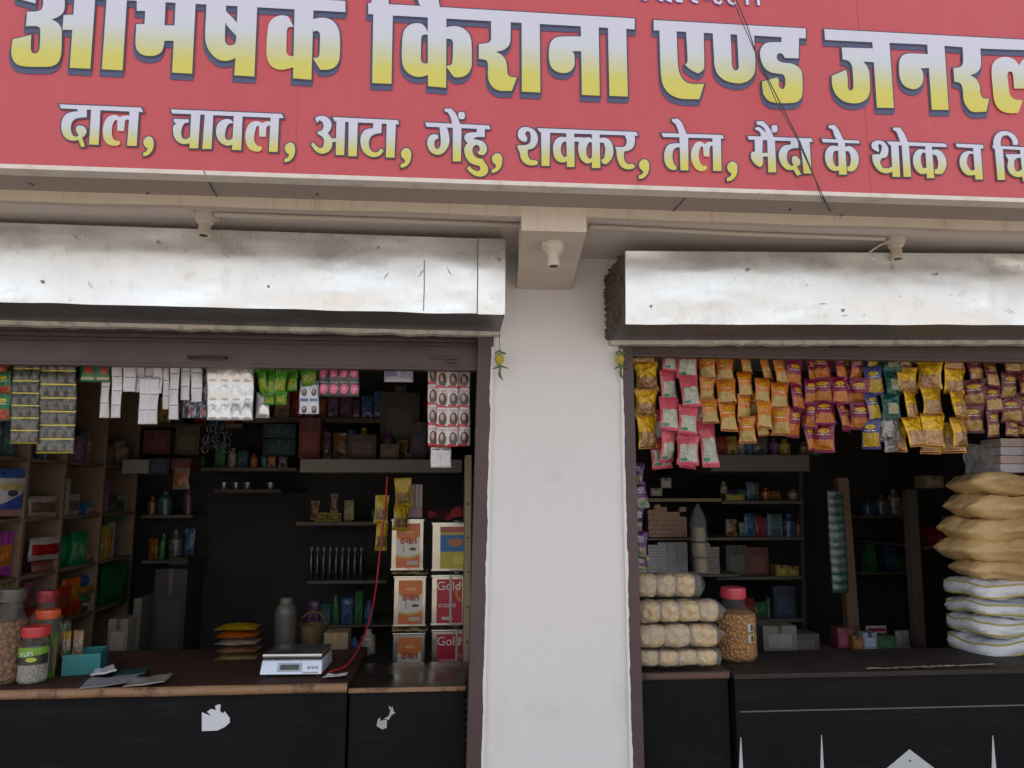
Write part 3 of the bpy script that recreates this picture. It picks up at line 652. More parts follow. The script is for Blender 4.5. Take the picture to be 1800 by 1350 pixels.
words(MAIN, 'big_letters', U(917, 162, YS).z, U(1000, 26, YS).z, 0.0044, 0.0165, 52)
words(LINE2, 'small_letters', U(900, 294, YS).z, U(1000, 222, YS).z, 0.0042, 0, 52)
# lowest strokes of the slogan line that runs above the name
fb, ob = MB(), MB()
def ribbon(m, pts, w_, y):
    P_ = [Vector((U(a, b, YS).x, U(a, b, YS).z)) for a, b in pts]
    L_, R_ = [], []
    for i, q in enumerate(P_):
        d = (P_[min(i+1, len(P_)-1)]-P_[max(i-1, 0)]).normalized(); n_ = Vector((-d.y, d.x)); L_.append(q+n_*w_); R_.append(q-n_*w_)
    for i in range(len(P_)-1):
        vs = [m.bm.verts.new((q.x-sx_, y, q.y-sz_)) for q in (L_[i], L_[i+1], R_[i+1], R_[i])]; m.bm.faces.new(vs)
for i, h_ in enumerate(HOOKS):
    ribbon(fb, h_, 0.0042, -0.0046-0.00005*i); ribbon(ob, h_, 0.0072, -0.0028-0.00003*i)
L = fb.build('lettering', M('slogan_white', (0.66, 0.66, 0.74), 0.45, bump=0), sign, smooth=False, label='cut-off slogan line at the top of the sign')
ob.build('letter_outline', M('slogan_blue', (0.16, 0.12, 0.36), 0.45, bump=0), L, smooth=False)

# two thin wires slung in front of the sign down to the soffit
def wire(label, pts, r):
    o = pts[0].copy(); mb = MB()
    Q = []
    for i in range(len(pts)-1):
        for k in range(6): Q.append(pts[i].lerp(pts[i+1], k/6)-o)
    Q.append(pts[-1]-o); mb.tube(Q, r, 6)
    tag(mb.build('cable', M('black_cable', (0.035, 0.03, 0.03), 0.6), None, o), label, 'cable')
ya = YS-0.03
endp = V(1459, 371, SOF-0.004)
wire('thin black cable hanging down across the sign, the straighter of the crossing pair', [U(1278, -40, ya), U(1312, 42, ya), U(1333, 105, ya), U(1372, 182, ya), U(1404, 245, ya), U(1431, 310, ya), U(1446, 344, ya+0.01), endp], 0.0017)
wire('thin black cable hanging down across the sign, the looser of the crossing pair', [U(1272, -40, ya-0.01), U(1306, 42, ya-0.01), U(1338, 116, ya-0.005), U(1366, 182, ya-0.01), U(1398, 238, ya-0.012), U(1434, 318, ya-0.01), U(1442, 344, ya), endp+Vector((0.004, 0.0, 0))], 0.0014)
# ================================================================== GOODS: shared shapes
def pillow(w=1.0, h=1.0, t=0.28, seed=0, nx=12, nz=16, waist=0.10, seal=0.10, wr=0.03):
    """flat sachet, unit size, hanging from z=0 to z=-1, crimped at both ends, filled in the middle"""
    rnd = random.Random(seed); mb = MB(); ph = rnd.uniform(0, 50)
    def half(sgn):
        def f(u, v):
            z = -h*(1-v); s = (v-seal)/(1-2*seal)
            inside = max(0.0, min(1.0, s)); b = (math.sin(math.pi*inside)**0.6 if 0 < s < 1 else 0)
            b *= 0.75+0.45*(1-v)
            ww = w*(1-waist*b); x = (u-.5)*ww
            e = max(0.0, 1-abs(2*u-1)**2.6)
            y = sgn*(t/2*b*e**0.8)
            k = noise.noise((u*3.1+ph, v*3.7, ph))*wr*w*(0.35+e*b) + noise.noise((u*7+ph, v*9, ph+3))*wr*0.55*w*(0.3+e*b)
            y += k if sgn < 0 else k*0.3
            if v < seal or v > 1-seal: y += 0.012*w*math.sin(u*9+ph)
            if abs(2*u-1) > 0.999 and True: y = 0.012*w*math.sin(v*7+ph)
            return Vector((x, y, z))
        return f
    mb.grid(nx, nz, half(-1)); mb.grid(nx, nz, half(1))
    bmesh.ops.remove_doubles(mb.bm, verts=mb.bm.verts, dist=1e-4)
    return mb
def packet_mat(name, top, logo, c1, c2, win=(0.0, 0.52), vs=14, low=None, seal=None, rough=0.28, metal=0.0, logo2=None, winx=(0.06, 0.94), patch=None, stripe=None, domed=True):
    n = NT(name); u, v, uv = n.uv()
    ob = n.n('ShaderNodeObjectInfo').outputs['Random']
    cc = n.mix(n.noise(5, 4, 0.6, uv), tuple(x*0.85 for x in top), tuple(min(1, x*1.12) for x in top))
    if c1:
        vv = n.math('ADD', v, n.math('MULTIPLY', n.noise(7, 3, 0.5, uv), 0.14))
        m = n.rect(u, vv, winx[0], winx[1], win[0]+0.10, win[1]+0.07)
        sv = n.scalevec(uv, (1.0, 1.25, 1)); vo = n.vor(vs, sv, 'Color'); vd = n.vor(vs, sv)
        f = n.n('ShaderNodeSeparateColor'); n.put(f.inputs[0], vo)
        cont = n.mix(f.outputs[0], c1, c2); cont = n.mix(n.maprange(vd, 0.25, 0.75, 0, 0.6), cont, tuple(x*0.45 for x in c1))
        cc = n.mix(m, cc, cont)
    if patch: cc = n.mix(n.rect(u, v, *patch[0]), cc, patch[1])
    if logo:
        cc = n.mix(n.ell(u, v, 0.5, 0.74, 0.30, 0.085), cc, logo2 or tuple(x*0.45 for x in logo)); cc = n.mix(n.ell(u, v, 0.5, 0.745, 0.26, 0.065), cc, logo)
        cc = n.mix(n.math('MULTIPLY', n.ell(u, v, 0.5, 0.745, 0.19, 0.028), n.maprange(n.noise(40, 2, 0.5, n.scalevec(uv, (1, .2, 1))), 0.5, 0.52)), cc, (0.25, 0.04, 0.03))
        cc = n.mix(n.math('MULTIPLY', n.rect(u, v, 0.16, 0.84, 0.60, 0.635), n.maprange(n.noise(60, 2, 0.5, n.scalevec(uv, (1, .1, 1))), 0.48, 0.52)), cc, (0.75, 0.72, 0.66))
    if seal:
        cc = n.mix(n.math('GREATER_THAN', n.math('ABSOLUTE', n.math('SUBTRACT', v, 0.5)), 0.41), cc, seal)
    wv = n.math('SINE', n.math('MULTIPLY', v, 330))
    edge_ = n.math('GREATER_THAN', n.math('ABSOLUTE', n.math('SUBTRACT', v, 0.5)), 0.43)
    if stripe: cc = n.mix(n.rect(u, v, 0.1, 0.9, 0.03, 0.07), cc, stripe)
    br = n.maprange(ob, 0, 1, 0.88, 1.06)
    hv = n.n('ShaderNodeHueSaturation'); n.put(hv.inputs['Color'], cc); n.put(hv.inputs['Value'], br); hv.inputs['Saturation'].default_value = 1.18
    n.col(hv.outputs[0]); n.set(Roughness=rough, Metallic=metal); 
    hgt = n.math('ADD', n.math('MULTIPLY', n.noise(4, 5, 0.65, uv), 0.8), n.math('MULTIPLY', n.math('MULTIPLY', wv, edge_), 0.05))
    cr2 = n.vor(5, n.scalevec(uv, (1, 1.3, 1)), 'Distance'); n.bump(n.math('ADD', hgt, n.math('MULTIPLY', cr2, 0.35)), 0.75, 0.022)
    n.set(Coat_Weight=0.55, Coat_Roughness=0.10)
    return n.m
PK = {}
def kind(name, mat, **kw):
    PK[name] = []
    for s in range(5):
        PK[name].append(pillow(seed=s*11+len(PK), **kw).mesh('packet_'+name, mat))
kind('gold', packet_mat('gold_foil_snack', (0.72, 0.46, 0.09), None, (0.56, 0.36, 0.22), (0.46, 0.28, 0.16), win=(0.0, 0.50), vs=34, seal=(0.74, 0.34, 0.02), rough=0.20, metal=0.45, stripe=(0.10, 0.05, 0.02)), waist=0.16, wr=0.06)
kind('pink', packet_mat('pink_snack', (0.62, 0.17, 0.20), None, (0.50, 0.52, 0.42), (0.62, 0.62, 0.55), win=(0.08, 0.62), vs=22, seal=(0.64, 0.15, 0.20), winx=(0.10, 0.92), patch=((0.10, 0.45, 0.12, 0.20), (0.03, 0.22, 0.17))), waist=0.10, wr=0.05)
kind('orange', packet_mat('orange_snack', (0.64, 0.19, 0.012), (0.72, 0.40, 0.03), (0.64, 0.48, 0.22), (0.56, 0.40, 0.17), win=(-0.12, 0.46), vs=40, seal=(0.52, 0.16, 0.02), stripe=(0.16, 0.08, 0.03)), waist=0.12, wr=0.05)
kind('purple', packet_mat('purple_snack', (0.22, 0.022, 0.062), (0.72, 0.46, 0.03), (0.66, 0.25, 0.035), (0.50, 0.13, 0.02), win=(0.02, 0.44), vs=15, seal=(0.24, 0.03, 0.09)), waist=0.08, wr=0.04)
kind('maroon', packet_mat('maroon_snack', (0.15, 0.03, 0.04), (0.66, 0.45, 0.06), (0.58, 0.40, 0.20), (0.44, 0.26, 0.10), win=(0.02, 0.46), vs=12, seal=(0.13, 0.03, 0.045)), waist=0.08, wr=0.05)
kind('blue', packet_mat('blue_yellow_snack', (0.06, 0.065, 0.20), (0.55, 0.42, 0.08), (0.60, 0.42, 0.07), (0.48, 0.30, 0.05), win=(0.03, 0.55), vs=18, seal=(0.05, 0.055, 0.19)), waist=0.08, wr=0.05)
kind('green', packet_mat('dark_green_chips', (0.014, 0.085, 0.065), None, None, None, patch=((0.30, 0.92, 0.2, 0.62), (0.36, 0.34, 0.22)), seal=(0.02, 0.11, 0.09), metal=0.3, rough=0.25), waist=0.10, wr=0.08)
kind('silver', packet_mat('silver_back', (0.42, 0.41, 0.40), None, None, None, metal=0.7, rough=0.3), waist=0.06, wr=0.07)
kind('yellow', packet_mat('yellow_snack', (0.50, 0.34, 0.02), None, (0.20, 0.16, 0.10), (0.34, 0.22, 0.06), win=(0.1, 0.5), vs=9), waist=0.08, wr=0.05)
kind('violet', packet_mat('violet_sweet', (0.085, 0.025, 0.11), (0.40, 0.38, 0.44), (0.42, 0.32, 0.20), (0.04, 0.20, 0.15), win=(0.0, 0.4), vs=5), waist=0.08, wr=0.05)
kind('leaf', packet_mat('bright_green_sachet', (0.07, 0.27, 0.02), None, (0.45, 0.42, 0.08), (0.10, 0.32, 0.02), win=(0.12, 0.62), vs=7), waist=0.04, wr=0.05)
kind('redgreen', packet_mat('red_green_packet', (0.02, 0.16, 0.06), (0.62, 0.50, 0.02), (0.42, 0.06, 0.04), (0.50, 0.12, 0.05), win=(0.02, 0.42), vs=5), waist=0.04, wr=0.05)

def strip(label, kd, x0, x1, ys, Y, group, cat='snack packet strip', seed=None, lean=0.0, tilt=0.18):
    rnd = random.Random(int(x0*7+x1*3+ys[0]) if seed is None else seed)
    top = U((x0+x1)/2, ys[0], Y)
    t = thing(kd_names.get(kd, 'snack_packet_strip'), label, cat, top, 0, group)
    w_ = (U(x1, ys[-1], Y)-U(x0, ys[-1], Y)).x
    for i in range(len(ys)-1):
        a = U((x0+x1)/2+lean*i, ys[i], Y)-top; b = U((x0+x1)/2+lean*(i+1), ys[i+1], Y)-top
        hh = a.z-b.z
        me = rnd.choice(PK[kd])
        inst('packet', me, t, a+Vector((rnd.uniform(-.003, .003), -0.004*i*0.5+rnd.uniform(-.004, .004), 0.005)), (rnd.uniform(-tilt, tilt)*1.3, rnd.uniform(-.10, .10), rnd.uniform(-.62, .62)),
             (w_*rnd.uniform(.98, 1.08)*(-1 if False else 1), w_*rnd.uniform(1.0, 1.35), hh+0.012))
    return t
kd_names = {'leaf': 'sachet_strip', 'redgreen': 'sachet_strip'}
GS = 'snack packet strips hanging across the right bay'
Y1 = 0.13
top_ = 618
strip('gold foil snack strip hanging alone beside the brown rail right of the pillar', 'gold', 1114, 1155, (590, 638, 686, 732, 786), Y1, GS)
strip('pink snack strip hanging next to the lone gold foil strip', 'pink', 1157, 1191, (608, 652, 701, 757, 811), Y1, GS)
strip('pink snack strip hanging next to the orange strips', 'pink', 1190, 1226, (614, 662, 714, 762, 817), Y1-.015, GS)
strip('short pink strip half hidden behind, lowest tail at the left of the pink ones', 'pink', 1136, 1175, (722, 772, 822), Y1+.06, GS)
strip('short pink strip half hidden behind, lowest tail under the first orange strip', 'pink', 1222, 1256, (700, 742, 763, 818)[0:1]+(742, 820), Y1+.03, GS)
strip('pink strip tail peeping out between the two full pink strips', 'pink', 1180, 1222, (720, 772, 822), Y1+.05, GS)
ORS = ['leftmost orange snack strip, touching the pink ones', 'orange snack strip with the straight bottom edge, second of the orange ones', 'orange snack strip hanging lowest of all the orange ones', 'orange snack strip just right of the lowest orange one', 'orange snack strip touching the purple strips']
for lb, x0, x1, ys in zip(ORS, (1227, 1258, 1291, 1324, 1353), (1256, 1290, 1321, 1353, 1384), ((622, 664, 704, 743), (627, 669, 709, 757), (616, 656, 695, 734, 777), (624, 667, 706, 752), (632, 674, 716, 763))):
    strip(lb, 'orange', x0, x1, ys, Y1+random.uniform(-.01, .02), GS, lean=1.2)
strip('orange strip tail half hidden behind the other orange strips', 'orange', 1318, 1344, (690, 728, 766), Y1+.05, GS)
PUR = ['leftmost purple snack strip, touching the orange ones', 'narrow half-hidden purple snack strip between two wider ones', 'purple snack strip hanging lowest of the purple ones', 'purple snack strip just right of the lowest purple one', 'purple snack strip touching the blue-and-yellow packets']
for lb, x0, x1, ys in zip(PUR, (1380, 1412, 1427, 1460, 1493), (1413, 1434, 1461, 1486, 1527), ((634, 676, 718, 767), (630, 668, 709, 751), (624, 665, 706, 746, 793), (622, 664, 708, 751), (624, 666, 709, 753))):
    strip(lb, 'purple', x0, x1, ys, Y1+random.uniform(-.01, .025)+(0.03 if 'narrow' in lb else 0), GS, lean=0.9)
strip('dim purple strip hanging further back behind the purple ones', 'purple', 1476, 1500, (626, 668, 712, 757), Y1+.06, GS)
strip('purple strip tail hanging behind the lowest purple strip', 'purple', 1408, 1432, (706, 748, 790), Y1+.05, GS)
strip('blue-and-yellow snack strip with a flared tail between purple and dark green', 'blue', 1520, 1549, (606, 646, 692, 738, 788), Y1+.01, GS, lean=-2.4)
strip('dark green chips strip beside the three gold foil strips', 'green', 1549, 1577, (614, 654, 694, 734), Y1, GS)
strip('plain silver packets hanging under the dark green chips strip', 'silver', 1547, 1582, (726, 774, 792), Y1+.02, GS)
GOL = ['gold foil snack strip next to the dark green chips', 'gold foil snack strip in the middle of the gold trio', 'gold foil snack strip touching the maroon ones']
for lb, x0, x1, ys in zip(GOL, (1574, 1613, 1652), (1612, 1652, 1698), ((608, 648, 689, 735, 784), (597, 636, 682, 729, 785), (607, 648, 690, 735, 784))):
    strip(lb, 'gold', x0, x1, ys, Y1-.012, GS, lean=1.6)
for lb, x0, x1, ys in (('gold strip tail peeping out under the left strip of the gold trio', 1556, 1592, (742, 792)), ('gold strip tail peeping out under the middle strip of the gold trio', 1619, 1648, (748, 796)), ('gold strip tail peeping out under the right strip of the gold trio', 1650, 1690, (744, 794))):
    strip(lb, 'gold', x0, x1, ys, Y1+.06, GS)
MAR = ['leftmost maroon snack strip, touching the gold ones', 'maroon snack strip, second from the gold ones', 'wider maroon snack strip, third from the gold ones', 'maroon snack strip cut by the right edge of the photo']
for lb, x0, x1, ys in zip(MAR, (1689, 1724, 1756, 1788), (1725, 1754, 1790, 1822), ((628, 669, 712, 759), (638, 680, 722, 766), (610, 655, 700, 741, 765), (612, 652, 692, 734, 764))):
    strip(lb, 'maroon', x0, x1, ys, Y1+random.uniform(-.01, .02), GS, lean=1.5)
strip('violet sweet packets hanging in a curl on the inner side of the right rail', 'violet', 1108, 1134, (815, 850, 892, 935, 978, 1004), 0.22, 'sweet packets hanging at the rails', lean=1)

# ---------------------------------------------------------------- hanging sachet sheets in the left bay
def sheet(label, cols, rows, x0, x1, y0, y1, Y, mat, group, cat='sachet sheet', puff=0.006, sway=0.004, name='sachet_sheet', holes=(), skew=0.0):
    top = U((x0+x1)/2, y0, Y); t0 = U(x0, y0, Y)-top; t1 = U(x1, y0, Y)-top; b0 = U((x0+x1)/2+skew, y1, Y)-top
    wd = t1.x-t0.x; ht = -b0.z; sk = b0.x; ph = (x0*0.37+y0) % 17; mb = MB(); rnd = random.Random(int(x0+y1))
    k = 6
    for r in range(rows):
        for c in range(cols):
            if (c, r) in holes: continue
            def f(u, v, c=c, r=r):
                gx = (c+u)/cols; gz = (r+1-v)/rows
                e = (math.sin(math.pi*min(1, max(0, (u-.06)/.88)))*math.sin(math.pi*min(1, max(0, (v-.1)/.8))))**0.5 if 0.06 < u < 0.94 and 0.1 < v < 0.9 else 0
                y = -puff*e*(1+0.5*noise.noise((c*3.3+u*2+ph, r*2.1+v*2, ph)))+sway*math.sin(gz*5+ph+gx*2)+sway*noise.noise((gx*3*wd/0.1, gz*3, ph))
                return Vector((-wd/2+wd*gx+sk*gz+0.001*math.sin(gz*9+ph), y-0.02*gz*0.5, -ht*gz))
            mb.grid(k, k, f)
    bmesh.ops.remove_doubles(mb.bm, verts=mb.bm.verts, dist=1e-4)
    o = mb.build(name, mat, None, top); o.data.materials[0] = mat
    sm = o.modifiers.new('thickness', 'SOLIDIFY'); sm.thickness = 0.0008
    return tag(o, label, cat, group)
def sachet_mat(name, fn, rough=0.3, metal=0.0):
    n = NT(name); u, v, uv = n.uv(); n.col(fn(n, u, v, uv)); n.set(Roughness=rough, Metallic=metal, Coat_Weight=0.3, Coat_Roughness=0.15)
    n.bump(n.noise(3, 4, 0.6, uv), 0.4, 0.01); return n.m
def f_dark(n, u, v, uv):
    c = n.mix(n.maprange(n.noise(16, 5, 0.7, n.obj()), 0.45, 0.6), (0.02, 0.02, 0.016), (0.14, 0.135, 0.10))
    c = n.mix(n.rect(u, v, 0.1, 0.9, 0.52, 0.86), c, n.mix(n.noise(60, 3, 0.6, n.obj()), (0.04, 0.04, 0.045), (0.17, 0.165, 0.15)))
    c = n.mix(n.ell(u, v, 0.5, 0.34, 0.26, 0.2), c, n.mix(n.noise(90, 3, 0.7, n.obj()), (0.02, 0.02, 0.022), (0.22, 0.18, 0.15)))
    return n.mix(n.rect(u, v, -1, 2, 0.0, 0.09), c, (0.52, 0.44, 0.04))
def f_white(n, u, v, uv):
    c = n.mix(n.noise(3, 3, 0.5, uv), (0.60, 0.58, 0.60), (0.72, 0.70, 0.72))
    c = n.mix(n.rect(u, v, 0.12, 0.88, 0.86, 0.91), c, (0.10, 0.09, 0.13))
    c = n.mix(n.math('MULTIPLY', n.rect(u, v, 0.18, 0.82, 0.15, 0.76), n.maprange(n.noise(9, 2, 0.5, n.scalevec(uv, (3, 2.2, 1))), 0.53, 0.6, 0, 0.8)), c, (0.36, 0.35, 0.42))
    return n.mix(n.math('GREATER_THAN', n.math('ABSOLUTE', n.math('SUBTRACT', u, 0.5)), 0.47), c, (0.40, 0.39, 0.41))
def f_silver(n, u, v, uv):
    c = n.mix(n.noise(4, 5, 0.6, uv), (0.62, 0.61, 0.60), (0.82, 0.81, 0.80))
    return n.mix(n.math('MULTIPLY', n.rect(u, v, 0.2, 0.8, 0.05, 0.16), n.maprange(n.noise(30, 2, 0.5, uv), 0.45, 0.55)), c, (0.12, 0.12, 0.12))
def f_pink(n, u, v, uv):
    c = n.mix(n.noise(30, 4, 0.6, n.obj()), (0.02, 0.016, 0.02), (0.10, 0.08, 0.09))
    un = n.math('ADD', u, n.math('MULTIPLY', n.math('SUBTRACT', n.noise(7, 2, 0.5, uv), .5), 0.5)); vn = n.math('ADD', v, n.math('MULTIPLY', n.math('SUBTRACT', n.noise(8, 2, 0.5, n.scalevec(uv, (1.3, 1, 1))), .5), 0.5))
    c = n.mix(n.ell(un, vn, 0.5, 0.48, 0.40, 0.30), c, (0.62, 0.10, 0.22)); c = n.mix(n.ell(u, v, 0.5, 0.48, 0.09, 0.07), c, (0.70, 0.35, 0.40))
    return n.mix(n.rect(u, v, 0.15, 0.85, 0.82, 0.92), c, (0.30, 0.28, 0.29))
def f_hair(n, u, v, uv):
    c = n.mix(n.noise(3, 3, 0.5, uv), (0.62, 0.58, 0.58), (0.70, 0.67, 0.67))
    c = n.mix(n.math('MULTIPLY', n.rect(u, v, 0.1, 0.9, 0.78, 0.93), n.maprange(n.noise(20, 2, 0.5, uv), 0.5, 0.56)), c, (0.45, 0.06, 0.08))
    c = n.mix(n.ell(u, v, 0.52, 0.40, 0.36, 0.36), c, n.mix(n.noise(8, 4, 0.6, n.scalevec(uv, (3, 1, 1))), (0.035, 0.02, 0.018), (0.13, 0.06, 0.045)))
    c = n.mix(n.ell(u, v, 0.47, 0.50, 0.15, 0.17), c, (0.52, 0.33, 0.26))
    c = n.mix(n.ell(u, v, 0.47, 0.40, 0.05, 0.022), c, (0.40, 0.06, 0.06))
    c = n.mix(n.math('LESS_THAN', n.math('ADD', v, n.math('MULTIPLY', u, 0.10)), 0.17), c, (0.56, 0.05, 0.05))
    return n.mix(n.rect(u, v, -1, 2, 0.0, 0.03), c, (0.25, 0.02, 0.03))
def f_blue(n, u, v, uv):
    c = n.mix(n.noise(3, 3, 0.5, uv), (0.55, 0.57, 0.66), (0.68, 0.69, 0.74))
    c = n.mix(n.rect(u, v, 0.1, 0.9, 0.72, 0.90), c, (0.14, 0.18, 0.42))
    c = n.mix(n.ell(u, v, 0.5, 0.26, 0.28, 0.22), c, (0.09, 0.05, 0.045)); return n.mix(n.ell(u, v, 0.46, 0.33, 0.13, 0.11), c, (0.45, 0.28, 0.22))
def f_pic(n, u, v, uv):
    c = n.mix(n.maprange(n.noise(3, 3, 0.6, uv), 0.42, 0.58), (0.05, 0.06, 0.12), (0.48, 0.48, 0.54))
    c = n.mix(n.ell(u, v, 0.35, 0.3, 0.2, 0.3), c, (0.05, 0.04, 0.05)); return n.mix(n.ell(u, v, 0.72, 0.35, 0.16, 0.26), c, (0.30, 0.08, 0.08))
def f_bg(n, u, v, uv):
    c = n.mix(n.noise(5, 3, 0.6, uv), (0.02, 0.11, 0.04), (0.04, 0.18, 0.06)); c = n.mix(n.ell(u, v, 0.6, 0.6, 0.25, 0.22), c, (0.42, 0.05, 0.04)); return n.mix(n.rect(u, v, 0.1, 0.9, 0.10, 0.24), c, (0.40, 0.36, 0.26))
S = {k: sachet_mat(k+'_sachet', f, r, m) for k, f, r, m in (('dark', f_dark, .3, .2), ('white', f_white, .35, 0), ('silver', f_silver, .22, .55), ('pinkblack', f_pink, .25, .1), ('hair', f_hair, .3, 0), ('blue', f_blue, .35, 0), ('pic', f_pic, .35, 0), ('bg', f_bg, .35, 0))}
GL = 'sachet sheets and strips hanging across the left bay'
Y2 = 0.14
strip('green packet strip with red and yellow prints at the left edge of the photo', 'redgreen', -6, 23, (612, 655, 694, 737), Y2, GL, 'sachet strip')
sheet('grey sachet sheet with yellow lines, the one ending higher beside the green packets', 3, 7, 24, 72, 628, 780, Y2-.01, S['dark'], GL, skew=-4)
sheet('grey sachet sheet with yellow lines, the longer one ending lowest', 4, 7, 69, 136, 630, 797, Y2, S['dark'], GL, skew=-4)
sheet('green sachets with red prints tucked under the shutter between grey and white sheets', 2, 1, 142, 196, 636, 672, Y2+.02, S['bg'], GL)
WH = [('narrow white sachet strip, leftmost of the white ones', 179, 195, 648, 735, 3, 1, 'white', .03, -2), ('narrow white sachet strip, second from the left and nearer', 198, 216, 634, 735, 4, 1, 'white', 0, -2),
      ('short white sachet strip between the long ones, hanging highest', 218, 240, 632, 689, 2, 1, 'white', .0, 0), ('pair-wide white sachet sheet hanging lowest of the white ones', 246, 280, 662, 746, 3, 2, 'white', -.01, -2),
      ('white sachet strip above the lowest pair, left one', 238, 254, 630, 690, 2, 1, 'white', .01, 0), ('white sachet strip above the lowest pair, right one', 255, 272, 632, 686, 2, 1, 'white', .012, 0), ('white sachet strip left of the dark gap in the white row', 271, 286, 634, 692, 2, 1, 'white', .0, 0),
      ('white sachet strip right of the dark gap in the white row', 287, 299, 640, 720, 3, 1, 'white', .01, 0), ('long narrow white sachet strip right of the dark gap', 299, 316, 626, 738, 4, 1, 'white', -.01, -1), ('white sachet strip over the picture cards, left one', 318, 335, 624, 704, 3, 1, 'white', 0, 0), ('white sachet strip over the picture cards, right one', 337, 356, 626, 707, 3, 1, 'white', 0, 0)]
for lb, x0, x1, y0, y1, rows, cols, m, dy, sk in WH: sheet(lb, cols, rows, x0, x1, y0, y1, Y2+dy, S[m], GL, puff=0.004, name='sachet_strip', cat='sachet strip', skew=sk)
sheet('small picture sachets with dark figures under the white strips', 2, 1, 322, 364, 703, 735, Y2+.04, S['pic'], GL, puff=.003)
sheet('small picture sachets with dark figures tucked beside the silver sheet', 1, 3, 355, 368, 640, 704, Y2+.03, S['pic'], GL, puff=.003)
sheet('shiny silver sachet sheet, four sachets wide', 4, 3, 365, 446, 640, 739, Y2-.005, S['silver'], GL, puff=0.0065, sway=0.006)
GR = [('bright green sachet strip next to the silver sheet', 447, 468), ('bright green sachet strip, second from the silver sheet', 466, 486), ('bright green sachet strip, middle one of the green row', 486, 506), ('bright green sachet strip hanging nearest the shutter among the green', 505, 527), ('bright green sachet strip, second from the pink and black sheet', 527, 543), ('bright green sachet strip touching the pink and black sheet', 543, 560)]
for i, (lb, x0, x1) in enumerate(GR): strip(lb, 'leaf', x0, x1, ((612, 652, 690), (615, 656, 694, 710), (612, 652, 690, 709), (616, 654, 686), (612, 649, 676), (610, 646, 676))[i], Y2+0.01*(i % 2), GL, 'sachet strip')
sheet('grey foil sachets with dark print hanging under the green strips', 1, 1, 450, 474, 690, 735, Y2+.03, S['silver'], GL)
sheet('two blue-and-white picture sachets hanging under the green strips', 2, 2, 527, 561, 668, 728, Y2+.02, S['blue'], GL, puff=.003)
sheet('black sachet sheet with pink flowers, four sachets wide', 4, 2, 561, 632, 640, 698, Y2, S['pinkblack'], GL, puff=.008)
HA = [('left column of the red and white hair-colour sachets, pushed back', 1, 4, 752, 770, 640, 785, .012), ('two-wide middle of the red and white hair-colour sachet sheets', 2, 5, 768, 806, 615, 786, 0), ('right column of the red and white hair-colour sachets by the rail', 1, 5, 805, 826, 616, 785, .01)]
for lb, c, r, x0, x1, y0, y1, dy in HA: sheet(lb, c, r, x0, x1, y0, y1, Y2+dy, S['hair'], GL, puff=.006)
sheet('two plain white sachets hanging under the red and white sheet', 2, 1, 757, 793, 786, 822, Y2+.015, S['white'], GL, puff=.003)
n = NT('notice_card'); u, v, uv = n.uv()
c = n.mix(n.rect(u, v, 0.05, 0.45, 0.3, 0.75), (0.46, 0.44, 0.54), (0.22, 0.20, 0.42)); c = n.mix(n.math('MULTIPLY', n.rect(u, v, 0.52, 0.95, 0.25, 0.85), n.maprange(n.noise(9, 2, 0.5, n.scalevec(uv, (.4, 3, 1))), .5, .55)), c, (0.20, 0.18, 0.30)); n.col(n.mix(n.rect(u, v, 0.0, 1, 0.0, 0.16), c, (0.52, 0.50, 0.56))); n.set(Roughness=.5)
p0, p1 = U(676, 640, 0.2), U(726, 672, 0.2)
mb = MB(); mb.grid(8, 6, lambda u, v: Vector(((p1.x-p0.x)*(u-.5), -0.006*math.sin(u*3), (p0.z-p1.z)*v))); o = mb.build('notice_card', n.m, None, ((p0.x+p1.x)/2, 0.2, p1.z)); o.modifiers.new('t', 'SOLIDIFY').thickness = .001; tag(o, 'small blue and white printed notice hanging behind the shutter bar', 'notice')
# ================================================================== COUNTERS
def dull_black(name, c):
    n = NT(name); p = n.pos()
    a = n.mix(n.noise(4, 6, 0.6, p), tuple(x*0.75 for x in c), tuple(x*1.3 for x in c))
    sc = n.maprange(n.noise(3, 8, 0.75, n.scalevec(p, (1, 1, 7))), 0.54, 0.78, 0, 0.5)
    n.col(n.mix(sc, a, tuple(min(1, x*3+0.01) for x in c))); n.set(Roughness=n.maprange(n.noise(6, 5, 0.6, p), .3, .7, .5, .7), Specular_IOR_Level=0.12); n.bump(n.noise(50, 4, .6, p), 0.08, .003); return n.m
m_lam = dull_black('black_laminate', (0.007, 0.007, 0.0085))
m_top = dull_black('counter_top_worn', (0.058, 0.028, 0.024))
wd = NT('worn_wood_edge'); pz = wd.pos(); st = wd.noise(14, 6, .6, wd.scalevec(pz, (0.6, 6, 12)))
wd.col(wd.mix(wd.maprange(wd.noise(9, 6, .7, pz), .52, .62), wd.mix(st, (0.20, 0.105, 0.05), (0.36, 0.21, 0.115)), (0.10, 0.055, 0.035))); wd.set(Roughness=.6); wd.bump(st, .2, .004); m_wood = wd.m
m_wdark = M('dark_wood', (0.075, 0.045, 0.034), .6, var=.3, sc=9)
m_tanwood = M('tan_shelf_wood', (0.17, 0.108, 0.066), .6, var=.25, sc=7, dirt=(0.12, .08, .05))
m_whitep = M('torn_paper', (0.62, 0.64, 0.70), .7, var=.06, sc=20)

def bullnose(mb, x0, x1, y, z0, z1, nseg=60):
    def f(u, v):
        a = math.pi*(v-.5); r = (z1-z0)/2; x = x0+(x1-x0)*u
        return Vector((x, y-math.cos(a)*0.018+0.002*noise.noise((x*8, v*2, 5)), (z0+z1)/2+math.sin(a)*r+0.0015*noise.noise((x*5, v, 9))))
    mb.grid(nseg, 8, f)
